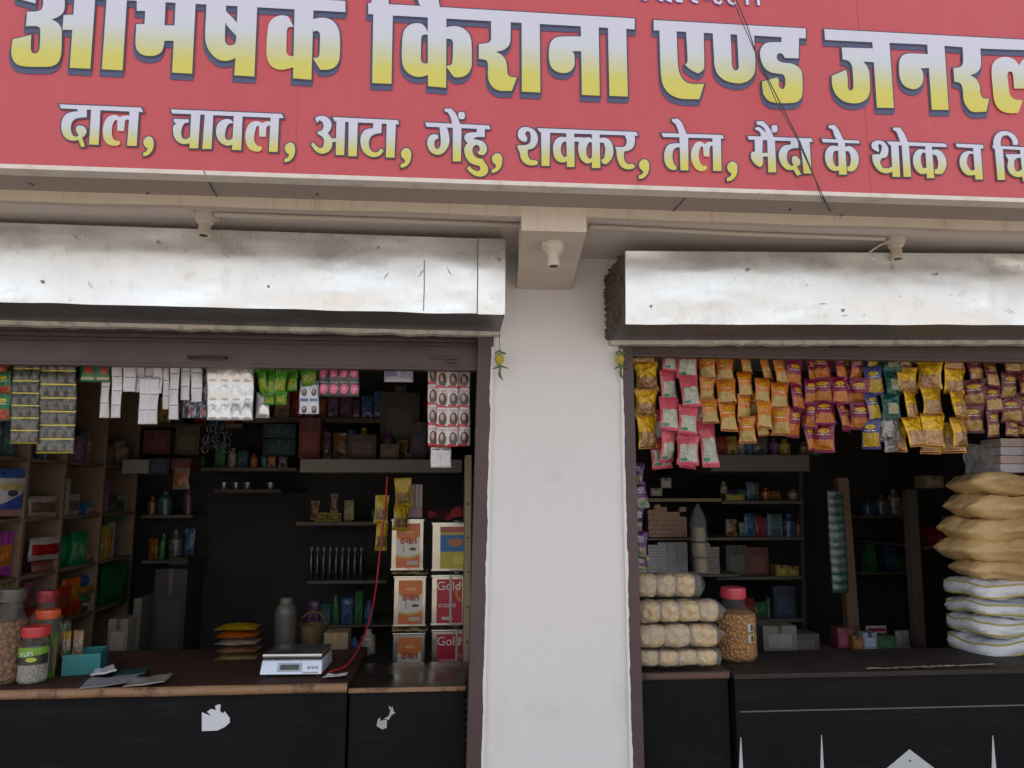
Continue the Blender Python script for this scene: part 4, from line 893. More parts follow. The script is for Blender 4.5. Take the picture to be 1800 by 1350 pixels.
# left counter
A, B = U(0, 1214, 0.10), U(611, 1201, 0.10)
ZL = V(300, 1206, 0.82).z
Zl = (A.z+B.z)/2; YL = 0.10; xl1 = B.x
cl = thing('shop_counter', 'long black-fronted counter in the left bay with a worn wooden edge', 'counter', (0, YL, 0))
mb = MB(); DLC = V(450, 1140, Zl).y-YL; mb.b2(-2.2, xl1, 0.0, DLC, Zl-0.03, Zl); mb.build('counter_top', m_top, cl, smooth=False)
mb = MB(); bullnose(mb, -2.2, xl1, 0.0, Zl-0.034, Zl+0.002); mb.build('wooden_edge', m_wood, cl)
mb = MB(); mb.b2(-2.2, xl1-0.004, 0.012, DLC-.02, 0.06, Zl-0.031); mb.build('front_panel', m_lam, cl, smooth=False)
def paper_patch(name, px_pts, Y, mat, par, label=None, th=0.0012):
    pts = [U(a, b, Y)-par.location for a, b in px_pts]; mb = MB(); mb.prism([p+Vector((0, -th, 0)) for p in pts], (0, th, 0)); return mb.build(name, mat, par, smooth=False, label=label)
paper_patch('torn_paper', [(355, 1285), (355, 1252), (358, 1253), (372, 1259), (364, 1251), (371, 1246), (380, 1248), (378, 1241), (384, 1238), (388, 1239), (387, 1250), (392, 1254), (395, 1250), (404, 1262), (404, 1270), (395, 1278), (382, 1284)], YL+0.0105, m_whitep, cl)
# middle counter
Cc = U(620, 1209, 0.12); xm0, xm1 = U(613, 1209, .12).x, U(818, 1211, .12).x
cm = thing('shop_counter', 'narrow glossy-topped black counter between the left counter and the pillar', 'counter', (0, 0.12, 0))
mb = MB(); DM = V(720, 1164, Cc.z).y-.12; mb.b2(xm0, xm1+0.03, 0.0, DM, Cc.z-0.018, Cc.z, 0.003); mb.build('counter_top', M('glossy_black_top', (0.022, 0.019, 0.018), .22, var=.3, sc=8, bump=.02), cm)
mb = MB(); mb.b2(xm0, xm1, -0.010, -0.0005, Cc.z-0.018, Cc.z-0.001, 0.002); mb.build('wooden_edge', m_wood, cm)
mb = MB(); mb.b2(xm0+0.004, xm1-0.004, 0.006, DM-.02, 0.06, Cc.z-0.0185); mb.build('front_panel', m_lam, cm, smooth=False)
for q in ([(662, 1276), (664, 1265), (668, 1261), (669, 1268), (673, 1265), (680, 1266), (680, 1279), (672, 1282)], [(675, 1263), (684, 1258), (686, 1249), (690, 1241), (692, 1251), (695, 1253), (688, 1257), (683, 1266)], [(684, 1247), (684, 1240), (687, 1243), (690, 1246)]):
    paper_patch('torn_paper', q, 0.1255, M('torn_paper_grey', (0.40, 0.38, 0.35), .8, var=.35, sc=60), cm)
# stack of folded blue sacks in the gap by the rail
mb_o = U(812, 1340, 0.17)
for k in range(10):
    z = U(812, 1218+13.5*k, 0.17).z
    mb = MB(); rnd = random.Random(k)
    mb.grid(10, 6, lambda u, v: Vector((0.05*(u-.5)+rnd.uniform(-.0005, .0005), -0.02*math.sin(math.pi*v)+0.004*noise.noise((u*4, v*3, k)), 0.030*(v-.5)+0.004*noise.noise((u*5+k, v*2, 0)))))
    mb.b2(-.025, .025, 0.0, 0.25, -0.013, 0.013, 0.004)
    tag(mb.build('folded_sack', M('folded_blue_plastic', (0.05, 0.055, 0.085), .5, var=.5, sc=30), None, (U(812, 1218+13.5*k, 0.17).x, 0.17, z), smooth=True), 'folded blue-grey plastic sack in the stack squeezed beside the rail under the narrow counter', 'sack', 'folded sacks squeezed beside the rail')
# right counters
zR = Zl-0.0
pA = V(1131, 1183, zR); pB = V(1283, 1180, zR)
yr = pA.y
cs = thing('counter_cabinet', 'narrow black cabinet with a brown wooden top edge under the plastic-wrapped packets', 'cabinet', (0, yr, 0))
mb = MB(); mb.b2(pA.x-0.05, pB.x, 0.0, 0.62, zR-0.03, zR, 0.004); mb.build('counter_top', m_wdark, cs)
mb = MB(); mb.b2(pA.x-0.05, pB.x-0.006, 0.014, 0.6, 0.06, zR-0.031); mb.build('front_panel', m_lam, cs, smooth=False)
mb = MB(); mb.b2(pA.x+0.01, pB.x-0.004, -0.006, -0.0005, zR-0.024, zR-0.004, 0.002); mb.build('edge_strip', M('brown_edge', (0.11, 0.055, 0.04), .5, var=.3, sc=10), cs)
zM = zR-0.006
pC = V(1293, 1192, zM); ym = pC.y+0.06
cr_ = thing('shop_counter', 'wide black counter of the right bay with white star inlays on its front', 'counter', (0, ym, 0))
mb = MB(); DR = V(1400, 1143, zM).y-ym; mb.b2(pB.x+0.008, 2.96, 0.0, DR, zM-0.02, zM, 0.004); mb.build('counter_top', dull_black('dark_counter_top', (0.040, 0.031, 0.028)), cr_)
mb = MB(); mb.b2(pB.x+0.012, 2.95, 0.012, DR-.02, 0.06, zM-0.0205); mb.build('front_panel', m_lam, cr_, smooth=False)
yq = ym+0.0115
m_inlay = M('white_inlay', (0.50, 0.52, 0.54), .5, var=.05)
paper_patch('trim_line', [(1301, 1250), (1420, 1247), (1560, 1244), (1800, 1238), (1960, 1234), (1960, 1236.5), (1800, 1240.5), (1560, 1246.5), (1420, 1249.5), (1301, 1252.5)], yq, M('grey_trim', (0.10, 0.10, 0.11), .5), cr_)
for x0, x1, xt, ytop in ((1299, 1306, 1302, 1296), (1442, 1448, 1444, 1292), (1743, 1751, 1745, 1293)):
    dx = (x1-x0); paper_patch('spike_inlay', [(xt-.6, ytop), (xt+.6, ytop), (x1, 1350), (x1+2, 1400), (x1-2, 1450), (x0+2, 1450), (x0-2, 1400), (x0, 1350)], yq, m_inlay, cr_)
paper_patch('diamond_inlay', [(1598.5, 1317), (1642, 1350), (1668, 1372), (1598, 1430), (1528, 1372), (1559, 1350)], yq, m_inlay, cr_)
mb = MB(); c_ = U(1599, 1337, yq)-cr_.location; mb.lathe([(0.0005, 0), (0.004, 0), (0.003, 0.003), (0.0005, 0.004)], 10, c_+Vector((0, -0.002, 0)), axis=(0, -1, 0)); mb.build('screw', m_dark, cr_)
mb = MB(); a, b = U(1480, 1266, yq)-cr_.location, U(1718, 1258, yq)-cr_.location
for (p, q) in ((a, b), (b, U(1720, 1400, yq)-cr_.location)): mb.tube([p, q], 0.0016, 5)
mb.build('panel_groove', M('groove_dark', (0.004, 0.004, 0.005), .8), cr_)
# crumpled foil strip lying along the counter edge
mb = MB(); p0 = V(1520, 1176, zM+0.004); p1 = V(1745, 1168, zM+0.004)
mb.grid(60, 4, lambda u, v: p0.lerp(p1, u)-p0+Vector((0, -0.022*(1-v)+0.012*noise.noise((u*9, 0, 0)), 0.004+0.005*noise.noise((u*30, v*2, 1)))))
o = mb.build('foil_strip', M('dull_olive_paper', (0.20, 0.19, 0.12), .6, var=.4, sc=30), None, p0); o.modifiers.new('t', 'SOLIDIFY').thickness = .001; tag(o, 'ragged olive paper strip lying along the edge of the right counter', 'paper')

# ================================================================== THINGS ON THE COUNTERS
m_redlid = M('red_plastic', (0.52, 0.035, 0.045), .4, var=.08, bump=.01)
m_clear = None
def clear(name, tint=(0.9, 0.9, 0.9), fac=0.22, rough=0.15, wr=0.0):
    n = NT(name); t = n.t
    tr = n.n('ShaderNodeBsdfTransparent'); tr.inputs[0].default_value = (*tint, 1)
    mx = n.n('ShaderNodeMixShader'); n.b.inputs['Base Color'].default_value = (0.75, 0.75, 0.76, 1); n.set(Roughness=rough)
    if wr: n.bump(n.noise(30, 5, .7), .8, wr); fc = n.maprange(n.noise(24, 5, .7), .35, .75, fac*.65, fac*1.5)
    else: fc = fac
    n.put(mx.inputs[0], fc); t.links.new(tr.outputs[0], mx.inputs[1]); t.links.new(n.b.outputs[0], mx.inputs[2]); t.links.new(mx.outputs[0], t.nodes['Material Output'].inputs[0]); return n.m
m_film = clear('clear_plastic_film', (0.95, 0.94, 0.94), 0.15, .14, .010)
m_jar = clear('clear_jar_plastic', (0.93, 0.91, 0.88), 0.05, .08)
def chunks(name, a, b, sc):
    n = NT(name); vo = n.vor(sc, None, 'Color'); f = n.n('ShaderNodeSeparateColor'); n.put(f.inputs[0], vo); d = n.vor(sc)
    n.col(n.mix(n.maprange(d, .3, .8, 0, .7), n.mix(f.outputs[0], a, b), tuple(x*.25 for x in a))); n.set(Roughness=.55); n.bump(n.math('SUBTRACT', 1.0, d), 1.0, .012); return n.m
def jar(label, px, py0, py1, pxw, zc, Y, cont, lidmat, fill=.72, lidh=.1, lab=None, neck=.62, ribs=True, rb=.12):
    """py0/py1 top of lid and base in the photo, pxw full width"""
    b = U(px, py1, Y); t_ = U(px, py0, Y); h = t_.z-b.z; r = (U(px+pxw/2, py1, Y)-b).x
    b = Vector((b.x, Y+r, zc)); s = thing('jar', label, 'jar', b)
    hb = h*(1-lidh)
    def rr(z):
        q = z/hb
        if q < rb*.6: return r*(0.86+0.14*math.sin(q/(rb*.6)*math.pi/2))
        if q < .68: return r*(1-.018*(1 if ribs and int(q*14) % 3 == 0 else 0))
        if q < .90: return r*(1-(1-neck)*(0.5-0.5*math.cos(math.pi*(q-.68)/.22)))
        return r*neck
    prof = [(0.001, 0)]+[(rr(hb*i/40), hb*i/40) for i in range(41)]+[(0.001, hb)]
    mb = MB(); mb.lathe(prof, 32); mb.build('jar_body', m_jar, s)
    mb = MB(); prof = [(0.001, .004)]+[(rr(hb*i/30*fill)*.965, .004+hb*i/30*fill) for i in range(31)]+[(0.001, hb*fill+.012)]; mb.lathe(prof, 32); mb.build('contents', cont, s)
    mb = MB(); rl = r*neck*1.12; mb.lathe([(0.001, hb-.012), (rl, hb-.012), (rl*1.02, hb-.008), (rl*1.02, h-.006), (rl*.97, h), (0.001, h)], 36)
    for k in range(36):
        a = 2*math.pi*k/36; mb.box((math.cos(a)*rl*1.02, math.sin(a)*rl*1.02, hb+(h-hb)*.35), (.0025, .004, (h-hb)*.8), a)
    mb.build('lid', lidmat, s)
    if lab:
        z0, z1, mat, a0, a1 = lab; mb = MB()
        mb.grid(24, 4, lambda u, v: Vector((math.cos(a0+(a1-a0)*u)*r*1.012, math.sin(a0+(a1-a0)*u)*r*1.012, hb*(z0+(z1-z0)*v)))); mb.build('label', mat, s)
    jar_last[0] = (s, r, hb); return s, r, hb
jar_last = [None]
zc = Zl+.001
m_cookie = chunks('brown_biscuits', (0.20, 0.085, 0.03), (0.30, 0.14, 0.05), 60)
m_snack = chunks('fried_orange_snacks', (0.46, 0.19, 0.035), (0.64, 0.34, 0.085), 70)
m_whitec = chunks('white_sugar_balls', (0.60, 0.59, 0.57), (0.70, 0.69, 0.67), 160)
jar('tall jar of brown biscuits cut by the left edge of the photo', -10, 1050, 1218, 60, zc, 0.16, m_cookie, M('dull_grey_lid', (0.10, .085, .075), .45), fill=.72)
n = NT('jar_label'); u, v, uv = n.uv()
c = n.mix(n.math('GREATER_THAN', n.math('ADD', v, n.math('MULTIPLY', n.math('SINE', n.math('MULTIPLY', u, 5)), .08)), .52), (0.022, 0.025, 0.02), (0.16, 0.32, 0.03)); c = n.mix(n.ell(u, v, .60, .30, .12, .13), c, (0.45, 0.45, 0.05)); n.col(c); n.set(Roughness=.35)
js, r_, hb_ = jar('white-filled jar with a red lid and a green and black label on the left counter', 41, 1115, 1216, 52, zc, 0.16, m_whitec, m_redlid, fill=.66, lidh=.12, lab=(.40, .74, n.m, math.pi*1.02, math.pi*1.98), neck=.80)
jar('jar with an orange-red lid behind the white-filled jar', 62, 1088, 1204, 46, zc, 0.30, m_cookie, M('orange_plastic', (0.60, 0.10, 0.03), .35, bump=.01), fill=.6, lidh=.09, neck=.78)
jar('big round jar with a dark red cap before the wall shelf', 57, 1058, 1190, 58, zc, 0.48, chunks('pale_toffees', (0.10, 0.09, 0.08), (0.18, 0.15, 0.12), 30), M('dark_red_cap', (0.30, 0.02, 0.04), .4), fill=.5, lidh=.12, neck=.5)
# word on the jar label (plain lettering, as on the photo)
def text(body, size, mat, par, loc, rot, name='lettering', ext=.0004, align='CENTER', squash=1.0):
    cu = bpy.data.curves.new('tx', 'FONT'); cu.body = body; cu.size = size; cu.extrude = ext; cu.align_x = align
    o = bpy.data.objects.new('tx', cu); col.objects.link(o); dg = bpy.context.evaluated_depsgraph_get(); me = bpy.data.meshes.new_from_object(o.evaluated_get(dg))
    bpy.data.objects.remove(o); me.materials.clear(); me.materials.append(mat); me.name = name
    return inst(name, me, par, loc, rot, (squash, 1, 1))
m_white = M('white_print', (0.68, 0.67, 0.65), .5, bump=0)
text('YUM', .024, m_white, js, (0, -r_*1.03, hb_*.58), (R(90), R(-6), 0))
jar('large ribbed jar of fried orange snacks with a red lid on the right counter', 1308, 1036, 1166, 76, zM+.001, ym+.18, m_snack, M('pinkish_red_lid', (0.50, 0.05, 0.075), .4, bump=.01), fill=.72, lidh=.115, neck=.50)

bj = jar_last[0]
for k, (px, py) in enumerate(((1328, 1110), (1328, 1130))):
    mb = MB(); zz = U(px, py, ym+.1).z-bj[0].location.z; aa = -math.pi*.5+.42
    mb.grid(6, 3, lambda u, v: Vector((math.cos(aa+.36*(u-.5))*bj[1]*1.008, math.sin(aa+.36*(u-.5))*bj[1]*1.008, zz+.018*(v-.5)*2))); L_ = mb.build('label', M('pale_sticker', (0.44, 0.38, 0.32), .5, var=.2, sc=60), bj[0])
    mb = MB(); mb.grid(4, 2, lambda u, v: Vector((math.cos(aa+.07+.13*(u-.5))*bj[1]*1.014, math.sin(aa+.07+.13*(u-.5))*bj[1]*1.014, zz+.013*(v-.5)*2))); mb.build('printed_mark', m_dark, L_)

def carton(label, px0, px1, py0, py1, Y, dep, mat, tape=None, group=None, rz=0.0, printm=None, cat='box', name='carton', zbase=None):
    a, b = U(px0, py1, Y), U(px1, py0, Y); cx = (a.x+b.x)/2; wd_ = b.x-a.x; h = b.z-a.z
    t = thing(name, label, cat, (cx, Y+dep/2, a.z if zbase is None else zbase), rz, group)
    mb = MB(); mb.box((0, 0, h/2), (wd_, dep, h), None, .003); mb.build('box_body', mat, t)
    mb = MB(); tw = min(.012, wd_*.12); mb.b2(-tw, tw, -dep/2-.0008, dep/2-.002, h-.001, h+.0008); mb.b2(-tw, tw, -dep/2-.0008, -dep/2+.001, h*.72, h-.001); bmesh.ops.remove_doubles(mb.bm, verts=mb.bm.verts, dist=1e-5)
    mb.build('tape', tape or M('brown_tape', (0.28, 0.17, 0.07), .35), t, smooth=False)
    if printm:
        mb = MB(); mb.b2(-wd_*.34, wd_*.34, -dep/2-.0012, -dep/2-.0002, h*.16, h*.66); mb.build('printed_panel', printm, t, smooth=False)
    return t
m_kraft = M('kraft_card', (0.20, 0.135, 0.085), .8, var=.15, sc=20)
# teal box with small packets in it
a, b = U(100, 1196, 0.32), U(166, 1150, 0.32)
tb = thing('open_box', 'open teal box holding small packets on the left counter', 'box', ((a.x+b.x)/2, 0.40, zc), R(14)); wd_ = b.x-a.x; h = .082
m_teal = M('teal_card', (0.016, 0.17, 0.18), .5, var=.08, sc=20)
mb = MB(); th = .004
mb.b2(-wd_/2, wd_/2, -.08, -.08+th, 0, h); mb.b2(-wd_/2, wd_/2, .08-th, .08, 0, h*1.0); mb.b2(-wd_/2, -wd_/2+th, -.08+th, .08-th, 0, h*1.0); mb.b2(wd_/2-th, wd_/2, -.08+th, .08-th, 0, h*1.0); mb.b2(-wd_/2+th, wd_/2-th, -.08+th, .08-th, .002, .006)
mb.build('box_body', m_teal, tb, smooth=False)
mb = MB(); mb.b2(-wd_/2, wd_/2, -.0815, -.0803, h-.010, h-.002); mb.build('box_rim', M('teal_rim', (0.02, 0.19, 0.20), .5), tb, smooth=False)
def pk_mat(name, c, c2): return packet_mat(name, c, None, c2, tuple(x*.7 for x in c2), win=(.2, .7), vs=4)
def standing(label, kd_mat, px0, px1, py0, py1, Y, group=None, cat='packet', name='packet', rz=0, rx=0, waist=.05, th=.32):
    a, b = U(px0, py1, Y), U(px1, py0, Y); wd_, h = b.x-a.x, b.z-a.z
    me = pillow(seed=int(px0+py0), waist=waist, wr=.03).mesh(name, kd_mat)
    o = inst(name, me, None, ((a.x+b.x)/2, Y+.01, b.z), (rx, 0, rz), (wd_, max(.02, wd_*th*3), h)); return tag(o, label, cat, group)
standing('cream packet with a yellow stripe standing in the teal box', pk_mat('cream_yellow_packet', (0.42, 0.30, 0.09), (0.50, 0.44, 0.34)), 104, 124, 1110, 1158, 0.40)
standing('pale orange packet standing in the teal box', pk_mat('pale_orange_packet', (0.40, 0.26, 0.16), (0.48, 0.40, 0.32)), 124, 146, 1108, 1154, 0.41)
standing('dark olive packet standing behind the teal box', pk_mat('olive_packet', (0.07, 0.075, 0.03), (0.14, 0.13, 0.06)), 98, 124, 1092, 1150, 0.50)
for i, (x0, x1, y0, y1, cc, c2, lb) in enumerate(((66, 82, 1118, 1206, (0.04, 0.035, 0.03), (0.16, 0.14, 0.12), 'tall black packet standing right behind the white-filled jar'), (80, 100, 1110, 1200, (0.10, 0.19, 0.02), (0.20, 0.17, 0.13), 'tall green and grey packet standing left of the teal box'))):
    standing(lb, pk_mat('tall_packet_%d' % i, cc, c2), x0, x1, y0, y1, 0.24+.04*i, th=.2)
# papers and notebooks
def sheetpaper(label, quad, z, mat, cat, name, curl=.004, edge=None):
    P_ = [V(x, y, z) for x, y in quad]; o = P_[0].copy(); mb = MB()
    mb.grid(14, 10, lambda u, v: (P_[0].lerp(P_[1], u)).lerp(P_[3].lerp(P_[2], u), v)-o+Vector((0, 0, curl*(0.5+noise.noise((u*3, v*3, z*90)))+curl*1.5*u*u)))
    ob = mb.build(name, mat, None, o); ob.modifiers.new('t', 'SOLIDIFY').thickness = edge or .002; return tag(ob, label, cat)
n = NT('newsprint'); p = n.obj(); tx = n.maprange(n.noise(9, 2, .5, n.scalevec(p, (30, 6, 1))), .48, .55, 0, .55)
n.col(n.mix(tx, n.mix(n.noise(6, 4), (0.24, 0.23, 0.27), (0.33, 0.31, 0.35)), (0.12, 0.11, 0.14))); n.set(Roughness=.8)
sheetpaper('grey newspaper sheet lying open near the edge of the left counter', [(138, 1212), (218, 1207), (246, 1190), (160, 1192)], zc+.001, n.m, 'newspaper', 'newspaper', .005)
n = NT('magazine'); p = n.obj(); n.col(n.mix(n.maprange(n.noise(16, 3, .6, p), .44, .56), (0.22, 0.20, 0.13), (0.30, 0.28, 0.30))); n.set(Roughness=.45)
sheetpaper('folded magazine with curled edges beside the newspaper', [(216, 1209), (288, 1206), (304, 1190), (238, 1192)], zc+.003, n.m, 'magazine', 'magazine', .006, .004)
sheetpaper('open white notebook on the left counter behind the newspaper', [(158, 1190), (204, 1190), (200, 1178), (168, 1180)], zc+.006, M('white_pages', (0.52, 0.52, 0.56), .7, var=.1), 'notebook', 'notebook', .010, .007)
sheetpaper('dark green notebook lying beside the open white one', [(200, 1192), (255, 1189), (262, 1177), (212, 1180)], zc+.004, M('dark_green_cover', (0.02, 0.055, 0.05), .5), 'notebook', 'notebook', .003, .008)
sheetpaper('crumpled white scrap of paper next to the weighing scale', [(566, 1192), (606, 1195), (612, 1190), (580, 1186)], zc+.004, M('white_pages', (0.5, .5, .5)), 'paper', 'paper_scrap', .008)
# weighing scale
b0 = V(512, 1190, zc); s = thing('weighing_scale', 'silver electronic weighing scale with a dark display on the left counter', 'scale', (b0.x, b0.y+.11, zc), R(-2))
sw = (V(568, 1190, zc)-V(453, 1190, zc)).x*.95
m_sil = M('silver_plastic', (0.60, 0.66, 0.76), .3, .35, var=.08, sc=10, bump=.01); m_spl = M('steel_plate', (0.55, 0.55, 0.55), .22, .9, var=.1)
k = sw/2; mb = MB(); zt_ = .062
mb.hexa([(-k, -.11, .008), (k, -.11, .008), (k, .12, .008), (-k, .12, .008), (-k*.97, -.088, zt_), (k*.97, -.088, zt_), (k*.97, .11, zt_), (-k*.97, .11, zt_)])
bmesh.ops.bevel(mb.bm, geom=mb.bm.edges[:], offset=.006, segments=3, profile=.6, affect='EDGES'); mb.build('body', m_sil, s)
mb = MB(); mb.b2(-k*.94, k*.94, -.085, .10, zt_+.001, zt_+.010, .003); mb.build('plate_support', M('scale_dark', (0.02, .02, .022), .4), s)
mb = MB(); mb.b2(-k*.96, k*.96, -.092, .115, zt_+.0105, zt_+.024, .005); mb.build('weighing_plate', m_spl, s)
fr = lambda u, zz: Vector((u*k, -.11+.022*(zz-.008)/(zt_-.008), zz))
tl = math.atan2(.022, zt_-.008)
mb = MB(); mb.box(fr(-.05, .036)+Vector((0, -.0015, 0)), (k*.78, .004, .034), Matrix.Rotation(-tl, 4, 'X'), .0015); mb.build('display_frame', M('pale_blue_grey', (0.36, 0.42, 0.50), .35), s)
mb = MB(); mb.box(fr(-.05, .036)+Vector((0, -.0035, 0)), (k*.60, .003, .021), Matrix.Rotation(-tl, 4, 'X'), .001); mb.build('display', M('lcd_dark', (0.05, 0.055, 0.04), .15), s)
mb = MB()
for i in range(3):
    mb.box(fr(.56+.13*i, .034)+Vector((0, -.001, 0)), (k*.09, .003, .012), Matrix.Rotation(-tl, 4, 'X'), .001)
mb.build('button', M('button_grey', (0.30, 0.33, 0.38), .4), s)
mb = MB(); mb.box(fr(.62, .016)+Vector((0, -.001, 0)), (k*.5, .002, .006), Matrix.Rotation(-tl, 4, 'X')); mb.build('sticker', M('sticker_tan', (0.42, 0.34, 0.30), .5), s, smooth=False)
for sx in (-1, 1):
    for sy in (-.09, .1): mb = MB(); mb.lathe([(.012, -.0005), (.012, .010), (.001, .010)], 12, (sx*k*.85, sy, 0)); mb.build('foot', m_dark, s)
# red wire
pts = [U(681, 838, 0.9), U(676, 900, 0.9), U(669, 960, .88), U(660, 1040, .8), U(648, 1095, .7), U(630, 1140, .55), V(611, 1168, zc+.01), V(596, 1176, zc+.004), V(578, 1181, zc+.003)]
o = pts[0].copy(); mb = MB(); q = []
for i in range(len(pts)-1):
    for kk in range(6):
        t_ = kk/6; p_0, p_1, p_2, p_3 = pts[max(0, i-1)], pts[i], pts[i+1], pts[min(len(pts)-1, i+2)]
        q.append(.5*((2*p_1)+(p_2-p_0)*t_+(2*p_0-5*p_1+4*p_2-p_3)*t_*t_+(3*p_1-p_0-3*p_2+p_3)*t_**3)-o)
q.append(pts[-1]-o); mb.tube(q, .0042, 8); tag(mb.build('electric_wire', M('red_wire', (0.45, 0.02, 0.035), .4, bump=0), None, o), 'red electric wire hanging down to the left counter beside the scale', 'wire')

# bread-like packet pile in the middle of the left counter
m_bag = []
PILE = [((0.30, 0.21, 0.03), 'yellow'), ((0.34, 0.10, 0.04), 'orange'), ((0.28, 0.24, 0.20), 'whitish'), ((0.20, 0.10, 0.06), 'brown'), ((0.24, 0.22, 0.10), 'pale yellow'), ((0.20, 0.22, 0.20), 'grey')]
for i, (c, nm) in enumerate(PILE):
    y0 = 1095+13*i; ce = U(418, y0+8, .62)
    me = pillow(seed=40+i, waist=.02, wr=.05, seal=.06).mesh('packet', packet_mat('pile_packet_%d' % i, c, None, tuple(x*1.6 for x in c), tuple(x*.6 for x in c), win=(.1, .7), vs=5))
    o = inst('flat_packet', me, None, ce+Vector((-.09+.006*math.sin(i*3), .0, .0)), (0, R(90), R(-90+4*math.sin(i*2))), (.17, .16, .19)); o.rotation_euler = (R(90), 0, R(4*math.sin(i*2))); o.location = ce+Vector((.005*math.sin(i*2.2), -.06, 0)); o.scale = (.185, .12, .15)
    tag(o, nm+' flat packet in the pile on the left counter, '+['topmost', 'second from the top', 'third from the top', 'fourth from the top', 'second from the bottom', 'bottom one'][i], 'packet', 'flat packets piled on the left counter')
# pale ribbed plastic canister behind the scale
b0 = U(497, 1128, .9); ca = thing('plastic_canister', 'pale ribbed plastic canister behind the weighing scale', 'canister', (b0.x, .95, Zl-.02))
h = U(497, 1053, .9).z-(Zl-.02); r = .055
prof = [(0.001, 0), (r, 0)]+[(r*(1 if i % 2 else .95), h*.12+h*.6*i/16) for i in range(17)]+[(r*.9, h*.8), (r*.55, h*.9), (0.001, h*.9)]
mb = MB(); mb.lathe(prof, 24); mb.build('canister_body', M('milky_plastic', (0.095, 0.085, 0.07), .45), ca); mb = MB(); mb.lathe([(r*.58, h*.885), (r*.58, h), (.001, h)], 20); mb.build('cap', M('milky_cap', (0.12, .105, .085), .4), ca)
b0 = U(545, 1136, .95); bg_ = thing('wicker_basket', 'small brown woven basket behind the weighing scale', 'basket', (b0.x, 1.02, Zl-.02))
n = NT('wicker'); p = n.obj(); n.col(n.mix(n.maprange(n.noise(4, 2, .5, n.scalevec(p, (6, 6, 60))), .4, .6), (0.10, 0.055, 0.02), (0.18, 0.105, 0.04))); n.set(Roughness=.7); n.bump(n.noise(4, 2, .5, n.scalevec(p, (6, 6, 60))), .8, .01)
mb = MB(); mb.lathe([(.001, 0), (.055, 0), (.068, .05), (.07, .09), (.064, .092), (.058, .03), (.001, .02)], 24); mb.build('basket_body', n.m, bg_)
mb = MB(); mb.tube([Vector((.066*math.cos(a), 0, .088+.065*math.sin(a))) for a in [math.pi*i/12 for i in range(13)]], .006, 8); mb.build('handle', n.m, bg_)
carton('small brown carton beside the woven basket behind the scale', 568, 612, 1112, 1160, .75, .12, m_kraft)

# ================================================================== OIL TINS
m_tin = M('tin_plate', (0.52, 0.48, 0.40), .32, .85, var=.12, sc=8, dirt=(.25, .18, .10), dsc=6)
def label_mat(name, fn):
    n = NT(name); u, v, uv = n.uv(); n.col(fn(n, u, v, uv)); n.set(Roughness=.4, Specular_IOR_Level=.4); return n.m
def l_orange(n, u, v, uv):
    w_ = n.math('ADD', v, n.math('MULTIPLY', n.math('SINE', n.math('MULTIPLY', u, 3.6)), .05))
    c = n.mix(n.math('GREATER_THAN', w_, .66), n.mix(n.math('LESS_THAN', w_, .27), (0.60, 0.56, 0.50), (0.56, 0.13, 0.04)), (0.58, 0.16, 0.045))
    c = n.mix(n.rect(u, w_, -1, 2, .25, .30), c, (0.50, 0.36, 0.05)); c = n.mix(n.rect(u, w_, -1, 2, .655, .69), c, (0.62, 0.40, .12))
    c = n.mix(n.ell(u, v, .52, .80, .22, .035), c, (0.62, .36, .14))
    c = n.mix(n.ell(u, v, .70, .42, .16, .035), c, (0.10, 0.06, .04)); c = n.mix(n.rect(u, v, .30, .34, .34, .50), c, (0.20, .15, .08))
    return n.mix(n.rect(u, v, .45, .92, .07, .16), c, (0.42, .38, .34))
def l_red(n, u, v, uv):
    c = n.mix(n.math('GREATER_THAN', n.math('ADD', u, n.math('MULTIPLY', n.math('ABSOLUTE', n.math('SUBTRACT', v, .75)), 1.3)), 1.35), (0.40, 0.020, 0.045), (0.40, 0.020, 0.045))
    c = n.mix(n.ell(u, v, 1.0, .70, .28, .22), c, (0.46, .20, .03)); c = n.mix(n.ell(u, v, 1.02, .68, .20, .15), c, (0.40, .02, .045))
    c = n.mix(n.rect(u, v, .08, .74, .36, .44), c, (0.50, .38, .38)); c = n.mix(n.math('MULTIPLY', n.rect(u, v, .12, .70, .375, .425), n.maprange(n.noise(24, 1, .5, n.scalevec(uv, (1, .1, 1))), .48, .52)), c, (.3, .02, .04))
    return n.mix(n.rect(u, v, .2, .62, .07, .14), c, (0.55, .45, .44))
def l_blue(n, u, v, uv):
    c = n.mix(n.rect(u, v, -1, 2, .40, .80), (0.42, .36, .05), (0.03, 0.13, 0.34)); c = n.mix(n.ell(u, v, .55, .62, .28, .10), c, (0.36, .14, .05)); c = n.mix(n.math('GREATER_THAN', v, .86), c, (0.36, .09, .06)); return n.mix(n.rect(u, v, .5, .9, .1, .3), c, (0.5, .46, .10))
m_lo, m_lr, m_lb = label_mat('orange_tin_label', l_orange), label_mat('red_tin_label', l_red), label_mat('blue_tin_label', l_blue)
m_redp = M('dark_red_print', (0.34, 0.02, 0.02), .5, bump=0)
DEV = {}    # small printed word reusing letter outlines: (panel, text) pieces
